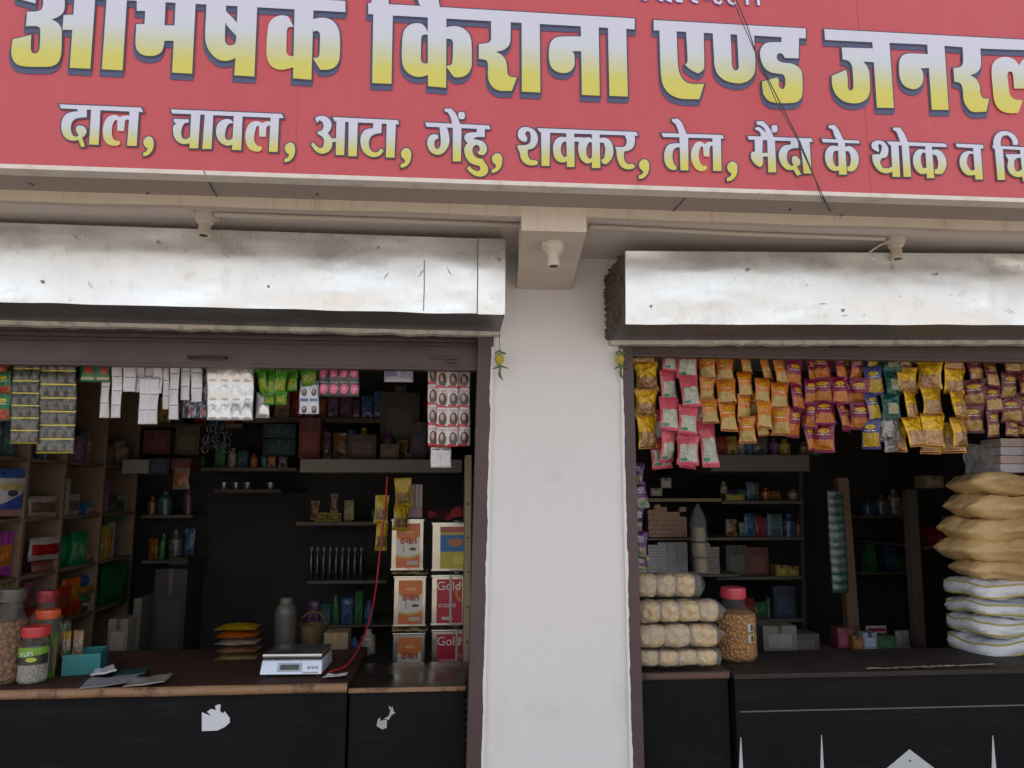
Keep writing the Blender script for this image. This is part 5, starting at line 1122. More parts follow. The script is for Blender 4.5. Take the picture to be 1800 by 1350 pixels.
def mini_word(par, loc, wdt, mat):
    pcs = [("g", "1070,413 1560,440 1572,475 1090,460"), ("g", "1290,515 1210,505 1150,540 1118,620 1125,710 1165,795 1230,835 1305,830 1305,770 1260,780 1230,730 1220,650 1230,590 1260,570 1290,575"), ("g", "1285,430 1375,440 1405,885 1300,885"), ("g", "1375,525 1430,510 1500,545 1550,620 1560,710 1530,800 1470,845 1410,835 1410,780 1440,775 1455,710 1450,630 1430,580 1375,575")]
    m2 = [("g", "100,378 940,410 955,455 115,425"), ("g", "190,390 300,395 290,600 370,600 370,645 300,650 295,760 260,788 200,750 150,680 140,610 170,585 195,585"), ("g", "355,390 455,395 475,855 370,855")]
    l2 = [("a", t) for _, t in LINE2[0][1][3:5]]; a2 = [("a", LINE2[0][1][2][1])]
    x = 0; S_ = []
    for grp in (pcs, m2[1:], a2, l2):
        P_ = [smooth_loop(to_plane(*q)) for q in grp]; x0 = min(v.x for q in P_ for v in q); x1 = max(v.x for q in P_ for v in q); zt_ = max(v.y for q in P_ for v in q)
        S_ += [[Vector((v.x-x0+x, v.y-zt_)) for v in q] for q in P_]; x += x1-x0+.004
    S_.append([Vector((-.005, -.003)), Vector((x, -.003)), Vector((x, -.011)), Vector((-.005, -.011))])
    kx = wdt/x
    bm = union([[Vector(((v.x-x/2)*kx+sx_, v.y*kx*1.1+sz_)) for v in q] for q in S_], 0.0)
    me = bpy.data.meshes.new('lettering'); bm.to_mesh(me); bm.free(); me.materials.append(mat); inst('lettering', me, par, loc)
def tin(label, px0, px1, py0, py1, Y, lm, kind_, rz=0.0, rim=True, strap=None, lx=(.16, .88)):
    a, b = U(px0, py1, Y), U(px1, py0, Y); wd_, h = b.x-a.x, b.z-a.z; d = wd_
    t = thing('oil_tin', label, 'oil tin', ((a.x+b.x)/2, Y+d/2, a.z), rz, 'oil tins stacked behind the narrow counter')
    mb = MB(); mb.box((0, 0, h/2), (wd_*.97, d*.97, h-.004), None, .006, 3); mb.build('tin_body', m_tin, t)
    mb = MB()
    for z in (.004, h-.008):
        for (x0, x1, y0, y1) in ((-wd_/2, wd_/2, -d/2, -d/2+.006), (-wd_/2, wd_/2, d/2-.006, d/2), (-wd_/2, -wd_/2+.006, -d/2+.006, d/2-.006), (wd_/2-.006, wd_/2, -d/2+.006, d/2-.006)): mb.b2(x0, x1, y0, y1, z-.004, z+.006, .002)
    for sx in (-1, 1):
        for j in (.80, .90): mb.b2(sx*wd_*.485*j-.0015, sx*wd_*.485*j+.0015, -d*.485-.002, -d*.485+.001, .014, h-.016)
    mb.build('rim', m_tin, t)
    yf = -d*.485-.0028
    mb = MB(); mb.grid(4, 4, lambda u, v: Vector((wd_*(lx[0]-.5+(lx[1]-lx[0])*u), yf, h*.05+h*.86*v))); mb.build('label', lm, t, smooth=False)
    if kind_ == 'o': mini_word(t, (wd_*.02, yf-.001, h*.63), wd_*.52, m_redp)
    if kind_ == 'r': text('Gold', wd_*.34, m_white, t, (0, yf-.001, h*.70), (R(90), 0, 0));
    if strap:
        mb = MB(); x = wd_*(strap-.5); mb.b2(x-.006, x+.006, yf-.004, yf-.002, .0, h); mb.b2(x-.006, x+.006, yf-.004, d/2, h, h+.0015); mb.build('strap', M('clear_strap', (0.36, .33, .31), .3), t, smooth=False)
    mb = MB(); mb.lathe([(.02, h-.004), (.02, h+.006), (.001, h+.007)], 16, (wd_*.22, d*.1, 0)); mb.build('cap', M('white_cap', (.5, .5, .48), .4), t)
YT_ = 0.98
tin('orange-labelled oil tin, topmost of its stack', 686, 746, 912, 1003, YT_, m_lo, 'o')
tin('orange-labelled oil tin in the middle of its stack', 690, 750, 1012, 1102, YT_, m_lo, 'o')
tin('orange-labelled oil tin at the bottom of its stack, cut off by the counter', 688, 748, 1112, 1208, YT_, m_lo, 'o')
tin('blue and yellow labelled oil tin with silver ribs, topmost by the rail', 758, 822, 918, 1004, YT_-.02, m_lb, 'b', lx=(.24, 1.0))
tin('red gold-lettered oil tin in the middle of the stack by the rail', 757, 820, 1010, 1100, YT_-.02, m_lr, 'r', strap=.55)
tin('red gold-lettered oil tin at the bottom of the stack by the rail', 757, 820, 1106, 1200, YT_-.02, m_lr, 'r', strap=.72)
def flap(label, px0, px1, py0, py1, Y, dep, mat, name, cat, grp=None):
    a, b = U(px0, py1, Y), U(px1, py0, Y); wd_ = b.x-a.x; h = max(.006, b.z-a.z); mb = MB()
    mb.grid(16, 10, lambda u, v: Vector((wd_*(u-.5), dep*(v-.5), h*(.5+.9*noise.noise((u*3+px0, v*2, 1)))*(1 if .1 < v < .9 else .6))))
    o = mb.build(name, mat, None, ((a.x+b.x)/2, Y+dep/2, a.z)); o.modifiers.new('t', 'SOLIDIFY').thickness = .0015; return tag(o, label, cat, grp)
m_ycard = M('yellow_card', (0.38, 0.30, 0.12), .6, var=.2, sc=15)
flap('strip of yellow card lying between the top and middle orange tins', 688, 752, 1003, 1011, YT_-.02, .2, m_ycard, 'card_sheet', 'card')
flap('strip of yellow card lying between the middle and bottom orange tins', 688, 752, 1103, 1112, YT_-.02, .2, m_ycard, 'card_sheet', 'card')
flap('red cloth bundle lying on the blue and yellow labelled tin', 752, 824, 893, 916, YT_-.04, .22, M('red_cloth', (0.22, 0.02, 0.025), .8, var=.3), 'cloth', 'cloth')
sb_ = carton('striped white and red box standing on the top orange tin', 716, 743, 852, 910, YT_+.04, .10, M('striped_box_card', (0.30, 0.20, 0.19), .5))
mb = MB()
for k in range(4): mb.b2(-.036+.021*k, -.028+.021*k, -.0525, -.0508, .06, .175)
mb.build('stripe', M('pale_stripe', (0.48, 0.44, 0.44), .5), sb_, smooth=False)
GY = 'packets hanging in front of the oil tins'
strip('yellow snack strip hanging in front of the top orange tin', 'yellow', 692, 722, (842, 890, 930), YT_-.08, GY)
strip('yellow and white snack strip hanging left of the oil tins behind the red wire', 'yellow', 660, 684, (872, 918, 966), YT_-.02, GY)
tan = M('tan_plywood_edge', (0.30, 0.22, 0.15), .7, var=.15, sc=10)
a, b = U(815, 1166, .62), U(829, 800, .62)
o = thing('plywood_board', 'tall tan plywood board standing on edge beside the rail in the left bay', 'board', ((a.x+b.x)/2, .62, Zl-.05))
mb = MB(); mb.b2(-(b.x-a.x)/2, (b.x-a.x)/2, 0, .35, 0, b.z-Zl+.05, .002); mb.build('board', tan, o); mb = MB()
for k in range(5): mb.lathe([(.001, 0), (.005, 0), (.003, .004), (.001, .004)], 8, (.004*math.sin(k), -.001, .1+.16*k), axis=(0, -1, 0))
mb.build('nail', m_dark, o)
# ================================================================== RIGHT BAY GOODS
# long clear bags of puffed packets
m_puff = NT('cream_crisps'); p = m_puff.obj()
m_puff.col(m_puff.mix(m_puff.maprange(m_puff.noise(26, 6, .7), .4, .62), (0.62, 0.44, 0.22), (0.73, 0.58, 0.36))); m_puff.set(Roughness=.45, Coat_Weight=.8, Coat_Roughness=.14); m_puff.bump(m_puff.math('ADD', m_puff.noise(28, 6, .7), m_puff.math('MULTIPLY', m_puff.vor(34), .8)), 1.0, .024); m_puff = m_puff.m
m_band2 = M('orange_band', (0.58, 0.27, 0.10), .5)
def film_bag(label, px0, px1, py0, py1, n_, tail, yoff, pinch, band=False):
    Y = ym-.02+yoff; a, b = U(px0, py1, Y), U(px1, py0, Y); L = b.x-a.x; h = b.z-a.z; d = h*1.35
    t = thing('bag_of_packets', label, 'bag', (a.x, Y+d/2, a.z), 0, 'long clear bags of packets stacked on the black cabinet')
    Lp = L*(1-tail); w_ = Lp/n_
    for i in range(n_):
        mb = MB(); rnd = random.Random(int(py0)*5+i)
        def f(u, v, i=i):
            th = 2*math.pi*u; ph = math.pi*(v-.5); 
            cx, sx = math.cos(th), math.sin(th); e = abs(math.cos(ph))**.26
            y = math.copysign(abs(cx)**.55, cx)*d*.48*e; z = math.copysign(abs(sx)**.5, sx)*h*.475*e; x = w_*.515*math.copysign(abs(math.sin(ph))**.8, math.sin(ph))
            k = 1+.11*noise.noise((x*22+i*7, y*18, z*22+py0))+.03*noise.noise((x*70+i*7, y*60, z*70)); return Vector((x*k, y*k, z*k))
        mb.grid(28, 20, f); bmesh.ops.remove_doubles(mb.bm, verts=mb.bm.verts, dist=2e-4)
        o = mb.build('packet', m_puff, t, (w_*(i+.5), rnd.uniform(-.006, .006), h*.5)); o.rotation_euler = (0, rnd.uniform(-.06, .06), 0)
        if band and i < 3:
            mb = MB(); mb.tube([Vector((w_*.46*0+.0, d*.475*math.cos(q), h*.478*math.sin(q))) for q in [2*math.pi*k/20 for k in range(21)]], .004, 6); mb.build('paper_band', m_band2, o)
    mb = MB()
    def g_(u, v):
        th = 2*math.pi*u; x = L*v; cx, sx = math.cos(th), math.sin(th)
        q = (1-v)/max(.02, tail) if v > 1-tail else 1
        ends = min(1, q) if pinch else min(1, .4+q)
        ends *= min(1, (v*18+.55))
        lob = 1-.05*(1-abs(math.sin(math.pi*v*n_/(1-tail)))) if v < 1-tail else .97
        y = math.copysign(abs(cx)**.7, cx)*d*.50*ends*lob; z = math.copysign(abs(sx)**.6, sx)*h*.50*max(.10, ends)*lob
        k = noise.noise((x*22, y*26+py0, z*26))*.006+noise.noise((x*60, y*50+py0, z*50))*.0025; return Vector((x, y+k, z+k+h*.5))
    mb.grid(28, 54, g_); mb.build('plastic_film', m_film, t)
    return t
film_bag('clear bag of three pinkish packets, topmost in the stack on the black cabinet', 1124, 1244, 1008, 1054, 3, .17, .05, False)
film_bag('clear bag of four orange-banded packets, second from the top on the black cabinet', 1128, 1284, 1056, 1098, 4, .12, .0, True, True)
film_bag('clear bag of three big puffy packets, third from the top on the black cabinet', 1124, 1285, 1098, 1143, 3, .14, -.01, True)
film_bag('clear bag of four printed packets at the bottom of the stack on the black cabinet', 1126, 1273, 1142, 1175, 4, .08, .01, False)

# sacks
def sack_mat(name, c, scale, seam):
    n = NT(name); p = n.obj(); w1 = n.noise(3, 6, .6, p)
    c1 = n.mix(w1, tuple(x*.86 for x in c), tuple(min(1, x*1.1) for x in c))
    n.col(n.mix(n.maprange(n.noise(70, 5, .75, p), .5, .7, 0, .5), c1, seam)); n.set(Roughness=.55, Coat_Weight=.2, Coat_Roughness=.3); n.bump(n.math('ADD', n.noise(9, 6, .65, p), n.math('MULTIPLY', n.noise(90, 3, .6, p), .25)), .6, .02); return n.m
m_tansack = sack_mat('tan_grain_sack', (0.58, 0.39, 0.18), 1, (0.46, 0.29, 0.12)); m_wsack = sack_mat('white_woven_sack', (0.70, 0.71, 0.76), 1, (0.58, 0.58, 0.65)); m_yel = M('yellow_piping', (0.42, 0.36, 0.05), .6, var=.25, sc=40)
def sack(label, ytop, ybot, xl, xc, zoff, mat, piping, seed, Yc=0.36, ang=33):
    """corner of the sack nearest the camera at pixel (xc, ..); its short end runs back to the left"""
    c = U(xc, (ytop+ybot)/2, Yc); zt_, zb2 = U(xc, ytop, Yc).z, U(xc, ybot, Yc).z; h = zt_-zb2
    Lx, Ly = .62, .40
    t = thing('grain_sack', label, 'sack', (c.x, c.y, (zt_+zb2)/2), R(0), 'sacks stacked on the right counter')
    # local frame: e1 along the long face (to the right, slightly back), e2 along the short end (back left)
    a1 = R(7); e1 = Vector((math.cos(a1), math.sin(a1), 0)); lft = U(xl-(16 if not piping else 8), (ytop+ybot)/2, Yc+.30)-c; lft.z = 0; e2 = lft
    rr_ = random.Random(seed); flat = .56 if piping else .46; h *= .93 if piping else 1.04
    def base(u, v):
        U_, V_ = 2*u-1, 2*v-1; c_ = .18 if piping else .36
        return e1*(Lx*(.5+.5*U_*(1-c_*V_*V_*V_*V_)**.5))+e2*(.5+.5*V_*(1-c_*U_*U_*U_*U_)**.5)
    def sag(u, v): return .012*noise.noise((u*2.2, v*2.2, seed*5.1))+.010*math.sin(u*5+seed*1.7)*(1-v)+.006*math.sin(v*6+seed)
    def surf(sz):
        def f(u, v):
            U_, V_ = 2*u-1, 2*v-1; e = ((1-abs(U_)**4)*(1-abs(V_)**4))**.5
            q = base(u, v); z = sz*h*.5*(flat+(1-flat)*e)
            z += (noise.noise((u*5+seed, v*5, sz+seed*2.3))*.014+noise.noise((u*13+seed, v*13, sz))*.007)*(.3+e)
            return Vector((q.x, q.y, z+sag(u, v)))
        return f
    fT, fB = surf(1), surf(-1)
    N = 26; per = [(k/N, 0) for k in range(N)]+[(1, k/N) for k in range(N)]+[(1-k/N, 1) for k in range(N)]+[(0, 1-k/N) for k in range(N)]+[(0, 0)]
    cen = base(.5, .5)
    def side(uu, vv):
        k = uu*(len(per)-1); a, b = per[int(k)], per[min(len(per)-1, int(k)+1)]; t_ = k-int(k); u, v = a[0]+(b[0]-a[0])*t_, a[1]+(b[1]-a[1])*t_
        p = fB(u, v).lerp(fT(u, v), vv); out = base(u, v)-cen; out.z = 0; out.normalize()
        crn = min(1, 6*min(abs(u-.0)+abs(v), abs(u)+abs(v-1), abs(u-1)+abs(v), abs(u-1)+abs(v-1)))
        bul = (.034 if not piping else .018)*math.sin(math.pi*vv)*crn+(noise.noise((u*9+seed, v*9+vv*3, seed))*.012+noise.noise((u*24+seed, v*24+vv*4, seed))*.005)*math.sin(math.pi*vv)
        return p+out*bul
    mb = MB(); mb.grid(N, N, fT); mb.grid(N, N, fB); mb.grid(4*N, 8, side); bmesh.ops.remove_doubles(mb.bm, verts=mb.bm.verts, dist=3e-4); bmesh.ops.recalc_face_normals(mb.bm, faces=mb.bm.faces)
    mb.build('sack_body', mat, t)
    if piping:
        mb = MB()
        for f in (fT, fB):
            path = [f(.0, .98-.98*k/24) for k in range(25)]+[f(.98*k/24, .0) for k in range(1, 25)]
            mb.tube([p_+Vector((-.001, -.002, .0)) for p_ in path], .0040, 6)
        mb.build('piping', m_yel, t)
    elif seed % 2:
        # folded ear of the stitched end
        q = fT(0, 1).lerp(fB(0, 1), .5); mb = MB(); mb.tube([q+Vector((.03, .0, 0)), q+Vector((-.004, 0, .002)), q+Vector((-.022, .004, .006))], .012, 8, [.02, .014, .003]); mb.build('corner_ear', mat, t)
TS = [(832, 872, 1668, 'topmost'), (868, 912, 1663, 'second'), (908, 954, 1650, 'third'), (948, 994, 1643, 'fourth'), (988, 1024, 1676, 'fifth and lowest tan')]
for i, (a, b, xl, nm) in enumerate(TS): sack('tan grain sack, %s from the top of the sack pile' % nm, a, b, xl, 1733-2*i % 5, 0, m_tansack, False, i+1)
WS = [(1020, 1060, 1656, 'directly under the tan ones'), (1060, 1092, 1660, 'second of the white ones from the top'), (1088, 1126, 1662, 'third of the white ones from the top'), (1122, 1166, 1664, 'at the very bottom of the pile')]
for i, (a, b, xl, nm) in enumerate(WS): sack('white sack with yellow seams, '+nm, a, b, xl, 1736+(6 if i == 3 else 0), 0, m_wsack, True, i+11)
# packs in clear film on top of the sacks
mpk = M('pale_pack', (0.46, 0.35, 0.32), .5, var=.15, sc=30)
for i, (y0, y1) in enumerate(((770, 785), (785, 800), (800, 815), (815, 831))):
    a, b = U(1762, y1, .42), U(1800, y0, .42)
    for j in range(2):
        mb = MB(); mb.box((0, 0, 0), ((b.x-a.x)*.98, .14, (b.z-a.z)*.94), None, .004)
        tag(mb.build('soap_pack', M('pale_pack_%d' % (i % 2), ((0.46, 0.35, 0.32), (0.44, 0.42, 0.46))[i % 2], .45, var=.15, sc=40), None, ((a.x+b.x)/2+j*(b.x-a.x), .50, (a.z+b.z)/2)), 'pale soap-size pack stacked in rows on the top tan sack', 'pack', 'pale packs stacked on the top sack')
o_ = U(1722, 806, .46); mb = MB()
mb.grid(26, 26, lambda u, v: Vector((.16*(u-.5), .05*math.sin(u*3)+.02*noise.noise((u*9, v*3, 2)), .15*(v-.5)+.012*noise.noise((u*6, v*6, 7))-.012*(u-.5))))
tag(mb.build('plastic_cover', clear('grey_film', (.80, .78, .76), .2, .15, .012), None, o_), 'crumpled clear plastic sheet hanging beside the pale packs on the sacks', 'plastic sheet')

# matchbox shelf at the back left of the right bay
Ym = 1.75
def box_rows(label, grp, x0, x1, y0, y1, nc, nr, c, name, cat, missing):
    a, b = U(x0, y1, Ym), U(x1, y0, Ym); w_, h = (b.x-a.x)/nc, (b.z-a.z)/nr
    me0 = MB().box((0, 0, 0), (w_*.94, .06, h*.84), None, min(h, w_)*.08).mesh(name, M(name+'_card', c, .6, var=.18, sc=30)); strike = MB().box((0, -.0305, 0), (w_*.80, .001, h*.42)).mesh('printed_edge', M(name+'_print', tuple(x*.45 for x in c), .6)); first = None
    rnd = random.Random(nc*7)
    for i in range(nc):
        for j in range(nr):
            if (i, j) in missing: continue
            o = inst(name, me0, None, (a.x+w_*(i+.5)+rnd.uniform(-.0015, .0015), Ym+.03+rnd.uniform(-.004, .004), a.z+h*(j+.5)), (0, 0, rnd.uniform(-.03, .03))); tag(o, label, cat, grp)
            inst('printed_edge', strike, o)
box_rows('small pinkish-brown matchbox stacked on the upper back shelf behind the wrapped packets', 'pinkish matchboxes on the upper back shelf', 1140, 1206, 887, 944, 6, 13, (0.66, 0.42, 0.31), 'matchbox', 'matchbox', {(3, 12), (3, 11), (3, 10), (4, 10), (4, 11), (4, 12), (0, 12), (0, 11), (5, 9), (5, 8), (5, 12), (2, 12)})
box_rows('small grey-white box with dark edge stacked on the lower back shelf behind the wrapped packets', 'grey-white boxes on the lower back shelf', 1140, 1208, 953, 1008, 4, 12, (0.68, 0.66, 0.69), 'small_box', 'box', {(0, 11)})
box_rows('dim grey box stacked right of the hanging clear bag', 'dim boxes right of the hanging clear bag', 1236, 1264, 955, 1012, 2, 9, (0.36, 0.33, 0.28), 'small_carton', 'box', {(1, 8)})
def shelf_board(label, x0, x1, y0, y1, Y, dep, mat):
    if Y > 1.45: dep = max(dep, 2.79-Y)
    a, b = U(x0, y1, Y), U(x1, y0, Y); mb = MB(); mb.b2(-(b.x-a.x)/2, (b.x-a.x)/2, 0, dep, 0, b.z-a.z, .002)
    return tag(mb.build('shelf_board', mat, None, ((a.x+b.x)/2, Y, a.z)), label, 'shelf')
mshelf = M('dim_shelf_wood', (0.13, 0.105, 0.08), .7, var=.25, sc=9)
shelf_board('wooden shelf board carrying the pinkish matchboxes', 1134, 1300, 945, 950, Ym-.02, .3, mshelf)
shelf_board('wooden shelf board just above the matchboxes', 1138, 1268, 876, 882, Ym-.02, .3, M('yellowish_shelf', (0.24, 0.19, 0.11), .7, var=.2))
shelf_board('wooden shelf board carrying the grey-white boxes', 1134, 1300, 1009, 1015, Ym-.02, .3, mshelf)
# hanging clear bag in front of them
p = U(1226, 886, 1.55); t = thing('hanging_bag', 'clear bag of cream packets hanging in front of the matchbox shelf', 'bag', p)
e = U(1226, 1012, 1.55)-p; r = .055
mb = MB(); mb.lathe([(.006, 0), (.03, -.04), (r*.9, -.10), (r, e.z*.45), (r*.96, e.z*.8), (r*.6, e.z*.97), (.001, e.z)], 24); mb.build('plastic_film', m_film, t)
for k in range(3):
    mb = MB(); mb.lathe([(.001, -.045), (.04, -.04), (.046, 0), (.04, .04), (.001, .045)], 16); mb.build('packet', M('cream_packet', (0.44, 0.36, 0.22), .5, var=.25, sc=50, bump=.3), t, (.004*(k-1), 0, e.z*(.42+.22*k)))
p = U(1196, 860, 1.6); 
# dim goods of the right bay: (label, px0, px1, py0, py1, Y, depth, colour)
DIM = [
 ('grey metal box standing at the back of the right counter', 1343, 1400, 1100, 1146, 1.0, .15, (0.15, 0.14, 0.125)),
 ('dark carton at the back of the right counter beside the grey metal box', 1384, 1440, 1114, 1146, 1.05, .15, (0.06, 0.05, 0.045)),
 ('small yellow carton on the little back shelf behind the red-lidded jar', 1365, 1384, 993, 1013, 1.9, .1, (0.30, 0.22, 0.03)),
 ('small yellow carton on the little back shelf, beside its twin', 1385, 1404, 995, 1013, 1.9, .1, (0.30, 0.20, 0.03)),
 ('dull grey carton low on the back shelf left of the yellow cartons', 1278, 1312, 958, 1012, 2.0, .15, (0.09, 0.085, 0.08)),
 ('dull red carton low on the back shelf left of the yellow cartons', 1314, 1350, 962, 1012, 2.0, .15, (0.14, 0.045, 0.035)),
 ('dark blue carton on the lower back shelf behind the red-lidded jar', 1362, 1398, 1030, 1088, 1.9, .1, (0.03, 0.04, 0.075)),
 ('small white and blue box among the goods at the back of the right counter', 1519, 1541, 1112, 1142, 1.0, .06, (0.22, 0.26, 0.34)),
 ('dark red box among the goods at the back of the right counter', 1474, 1500, 1104, 1140, 1.05, .08, (0.16, 0.03, 0.05)),
 ('orange and black box among the goods at the back of the right counter', 1500, 1517, 1118, 1142, 1.0, .06, (0.20, 0.09, 0.02)),
 ('green tray box among the goods at the back of the right counter', 1542, 1574, 1118, 1142, 1.0, .1, (0.03, 0.08, 0.04)),
 ('brown box fixed high beside the tan sacks in the right bay', 1628, 1658, 836, 858, .9, .1, (0.14, 0.10, 0.06)),
 ('yellow-lined carton on the upper back shelf behind the orange strips', 1276, 1308, 868, 880, 1.9, .1, (0.26, 0.20, 0.03)),
 ('pale small carton on the top shelf above the matchboxes', 1144, 1164, 858, 872, 1.7, .08, (0.26, 0.24, 0.20)),
 ('white small carton on the top shelf above the matchboxes', 1162, 1180, 840, 858, 1.75, .08, (0.28, 0.27, 0.25)),
]
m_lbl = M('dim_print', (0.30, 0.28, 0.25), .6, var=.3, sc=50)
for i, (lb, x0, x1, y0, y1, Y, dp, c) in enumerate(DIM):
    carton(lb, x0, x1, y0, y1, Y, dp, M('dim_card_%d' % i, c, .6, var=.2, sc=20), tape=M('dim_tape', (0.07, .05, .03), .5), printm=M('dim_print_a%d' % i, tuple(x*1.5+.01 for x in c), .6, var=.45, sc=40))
shelf_board('wide grey loft board high in the right bay below the hanging strips', 1250, 1422, 800, 828, 1.6, .5, M('grey_loft_board', (0.15, 0.135, 0.12), .8, var=.2, sc=6))
shelf_board('thin dark shelf board carrying the yellow cartons in the right bay', 1260, 1412, 1013, 1020, 1.88, .3, mshelf)
shelf_board('thin dark shelf board high behind the matchbox shelf', 1270, 1410, 880, 886, 1.88, .3, mshelf)
shelf_board('thin dark shelf board low at the back of the right bay', 1300, 1412, 1088, 1095, 1.88, .3, mshelf)
def post(label, pts, Y, w_, mat, name='wooden_post', cat='post'):
    a, b = U(*pts[0], Y), U(*pts[1], Y); b = b+(b-a)*((b.z-.06)/(a.z-b.z)); mb = MB(); dx = a.x-b.x
    mb.hexa([(b.x-w_/2-b.x, 0, 0), (w_/2, 0, 0), (w_/2, .06, 0), (-w_/2, .06, 0), (dx-w_/2, 0, a.z-b.z), (dx+w_/2, 0, a.z-b.z), (dx+w_/2, .06, a.z-b.z), (dx-w_/2, .06, a.z-b.z)])
    bmesh.ops.bevel(mb.bm, geom=mb.bm.edges[:], offset=.004, segments=2, affect='EDGES'); mb.build(name, mat, None, (b.x, Y, b.z)); return tag(col.objects[-1], label, cat)
mpost = M('dim_brown_post', (0.14, 0.085, 0.05), .7, var=.3, sc=8)
tag(post('leaning brown wooden post behind the green hanging strip', ((1482, 840), (1506, 1160)), 1.3, .07, mpost), 'leaning brown wooden post behind the green hanging strip', 'post')
post('dark brown wooden post between the leaning post and the sacks', ((1604, 860), (1622, 1160)), 1.2, .06, M('dark_brown_post', (0.10, 0.07, 0.055), .7, var=.3, sc=8))
post('dark frame upright at the back of the right bay behind the yellow cartons', ((1408, 830), (1416, 1150)), 1.95, .03, M('dark_upright', (0.07, 0.05, 0.045), .7))
sheet('long narrow green and silver sachet strip hanging by the leaning post', 1, 12, 1453, 1482, 862, 1042, 1.1, sachet_mat('green_silver_sachet', lambda n, u, v, uv: n.mix(n.rect(u, v, -1, 2, .55, .9), n.mix(n.noise(60, 4, .6, n.obj()), (0.008, .03, .022), (0.04, .10, .075)), n.mix(n.noise(50, 4, .6, n.obj()), (0.02, .035, .03), (0.15, .17, .16))), .3, .2), 'hanging strips deep in the right bay', name='sachet_strip', cat='sachet strip', skew=8)
# a rounded white pouch and small items by the back of the right counter
standing('small silver-grey pouch standing at the back of the right counter', pk_mat('grey_pouch', (0.16, 0.17, 0.17), (0.20, 0.20, 0.20)), 1577, 1600, 1108, 1142, 1.02)
standing('white and red flat packet lying over the boxes at the back of the right counter', pk_mat('white_red_packet', (0.28, 0.26, 0.26), (0.24, 0.04, 0.04)), 1524, 1560, 1100, 1114, 1.06, th=.1)
standing('yellow and green packet tucked under the violet sweets beside the right rail', pk_mat('yellow_green_packet', (0.36, 0.30, 0.08), (0.05, 0.20, 0.12)), 1118, 1142, 976, 1004, .30)

# ================================================================== LEFT BAY SHELVES
XS_ = -2.13
su = thing('wall_shelf', 'tan wooden wall shelf full of packets along the left wall of the left bay', 'shelf unit', (XS_, 0, 0))
ups = [W(45, 900, XS_).y, W(111, 900, XS_).y, W(180, 900, XS_).y, W(238, 900, XS_).y]
ys0 = ups[0]-(ups[1]-ups[0])*1.05
zsh = [W(30, 1015, XS_).z, W(45, 911, XS_).z]; dz = zsh[1]-zsh[0]
ZSH = [zsh[0]-dz, zsh[0], zsh[1], zsh[1]+dz*1.05]
for y in [ys0]+ups:
    mb = MB(); mb.b2(-.40, 0, y-.012, y+.012, .06, 2.35, .002); mb.build('upright', m_tanwood, su)
for z in ZSH:
    mb = MB()
    for ya_, yb_ in zip([ys0]+ups[:-1], ups): mb.b2(-.40, -.004, ya_+.0125, yb_-.0125, z-.018, z, .002)
    mb.build('shelf_board', m_tanwood, su)
mb = MB(); mb.b2(-.412, -.401, ys0, ups[-1], .06, 2.35); mb.build('back_panel', M('shelf_back', (0.15, 0.095, 0.065), .7, var=.25, sc=6), su, smooth=False)
bays = list(zip([ys0]+ups[:-1], ups))
def shelf_packet(label, px0, px1, py0, py1, kd, dx=.08, name='packet', cat='packet', th=.25, lean=0, grp=None):
    """packet standing in the wall shelf, facing the shop: placed on plane x = XS_-dx"""
    X = XS_-dx; a, b = W(px0, (py0+py1)/2, X), W(px1, (py0+py1)/2, X); zt_, zb2 = W((px0+px1)/2, py0, X).z, W((px0+px1)/2, py1, X).z
    me = pillow(seed=int(px0*3+py0), waist=.04, wr=.035).mesh(name, kd); wd_ = abs(b.y-a.y)
    o = inst(name, me, None, (X, (a.y+b.y)/2, zt_), (lean, 0, R(78)), (wd_, wd_*.8, zt_-zb2)); return tag(o, label, cat, grp)
n = NT('detergent_pouch'); u, v, uv = n.uv()
c = n.mix(n.math('GREATER_THAN', v, .80), (0.50, 0.50, 0.50), (0.04, 0.09, 0.30)); c = n.mix(n.ell(u, v, .5, .62, .42, .10), c, (0.46, .38, .16)); c = n.mix(n.ell(u, v, .5, .48, .20, .07), c, (0.05, .07, .10)); c = n.mix(n.math('LESS_THAN', n.math('ADD', v, n.math('MULTIPLY', n.math('SUBTRACT', u, .5), -.3)), .36), c, (0.05, .08, .30)); c = n.mix(n.rect(u, v, 0, 1, .0, .14), c, (.30, .16, .12)); n.col(c); n.set(Roughness=.3); n.bump(n.noise(4, 4, .6, uv), .5, .02)
shelf_packet('large white and blue detergent pouch on the upper wall shelf at the left edge', -2, 36, 824, 907, n.m, .03)
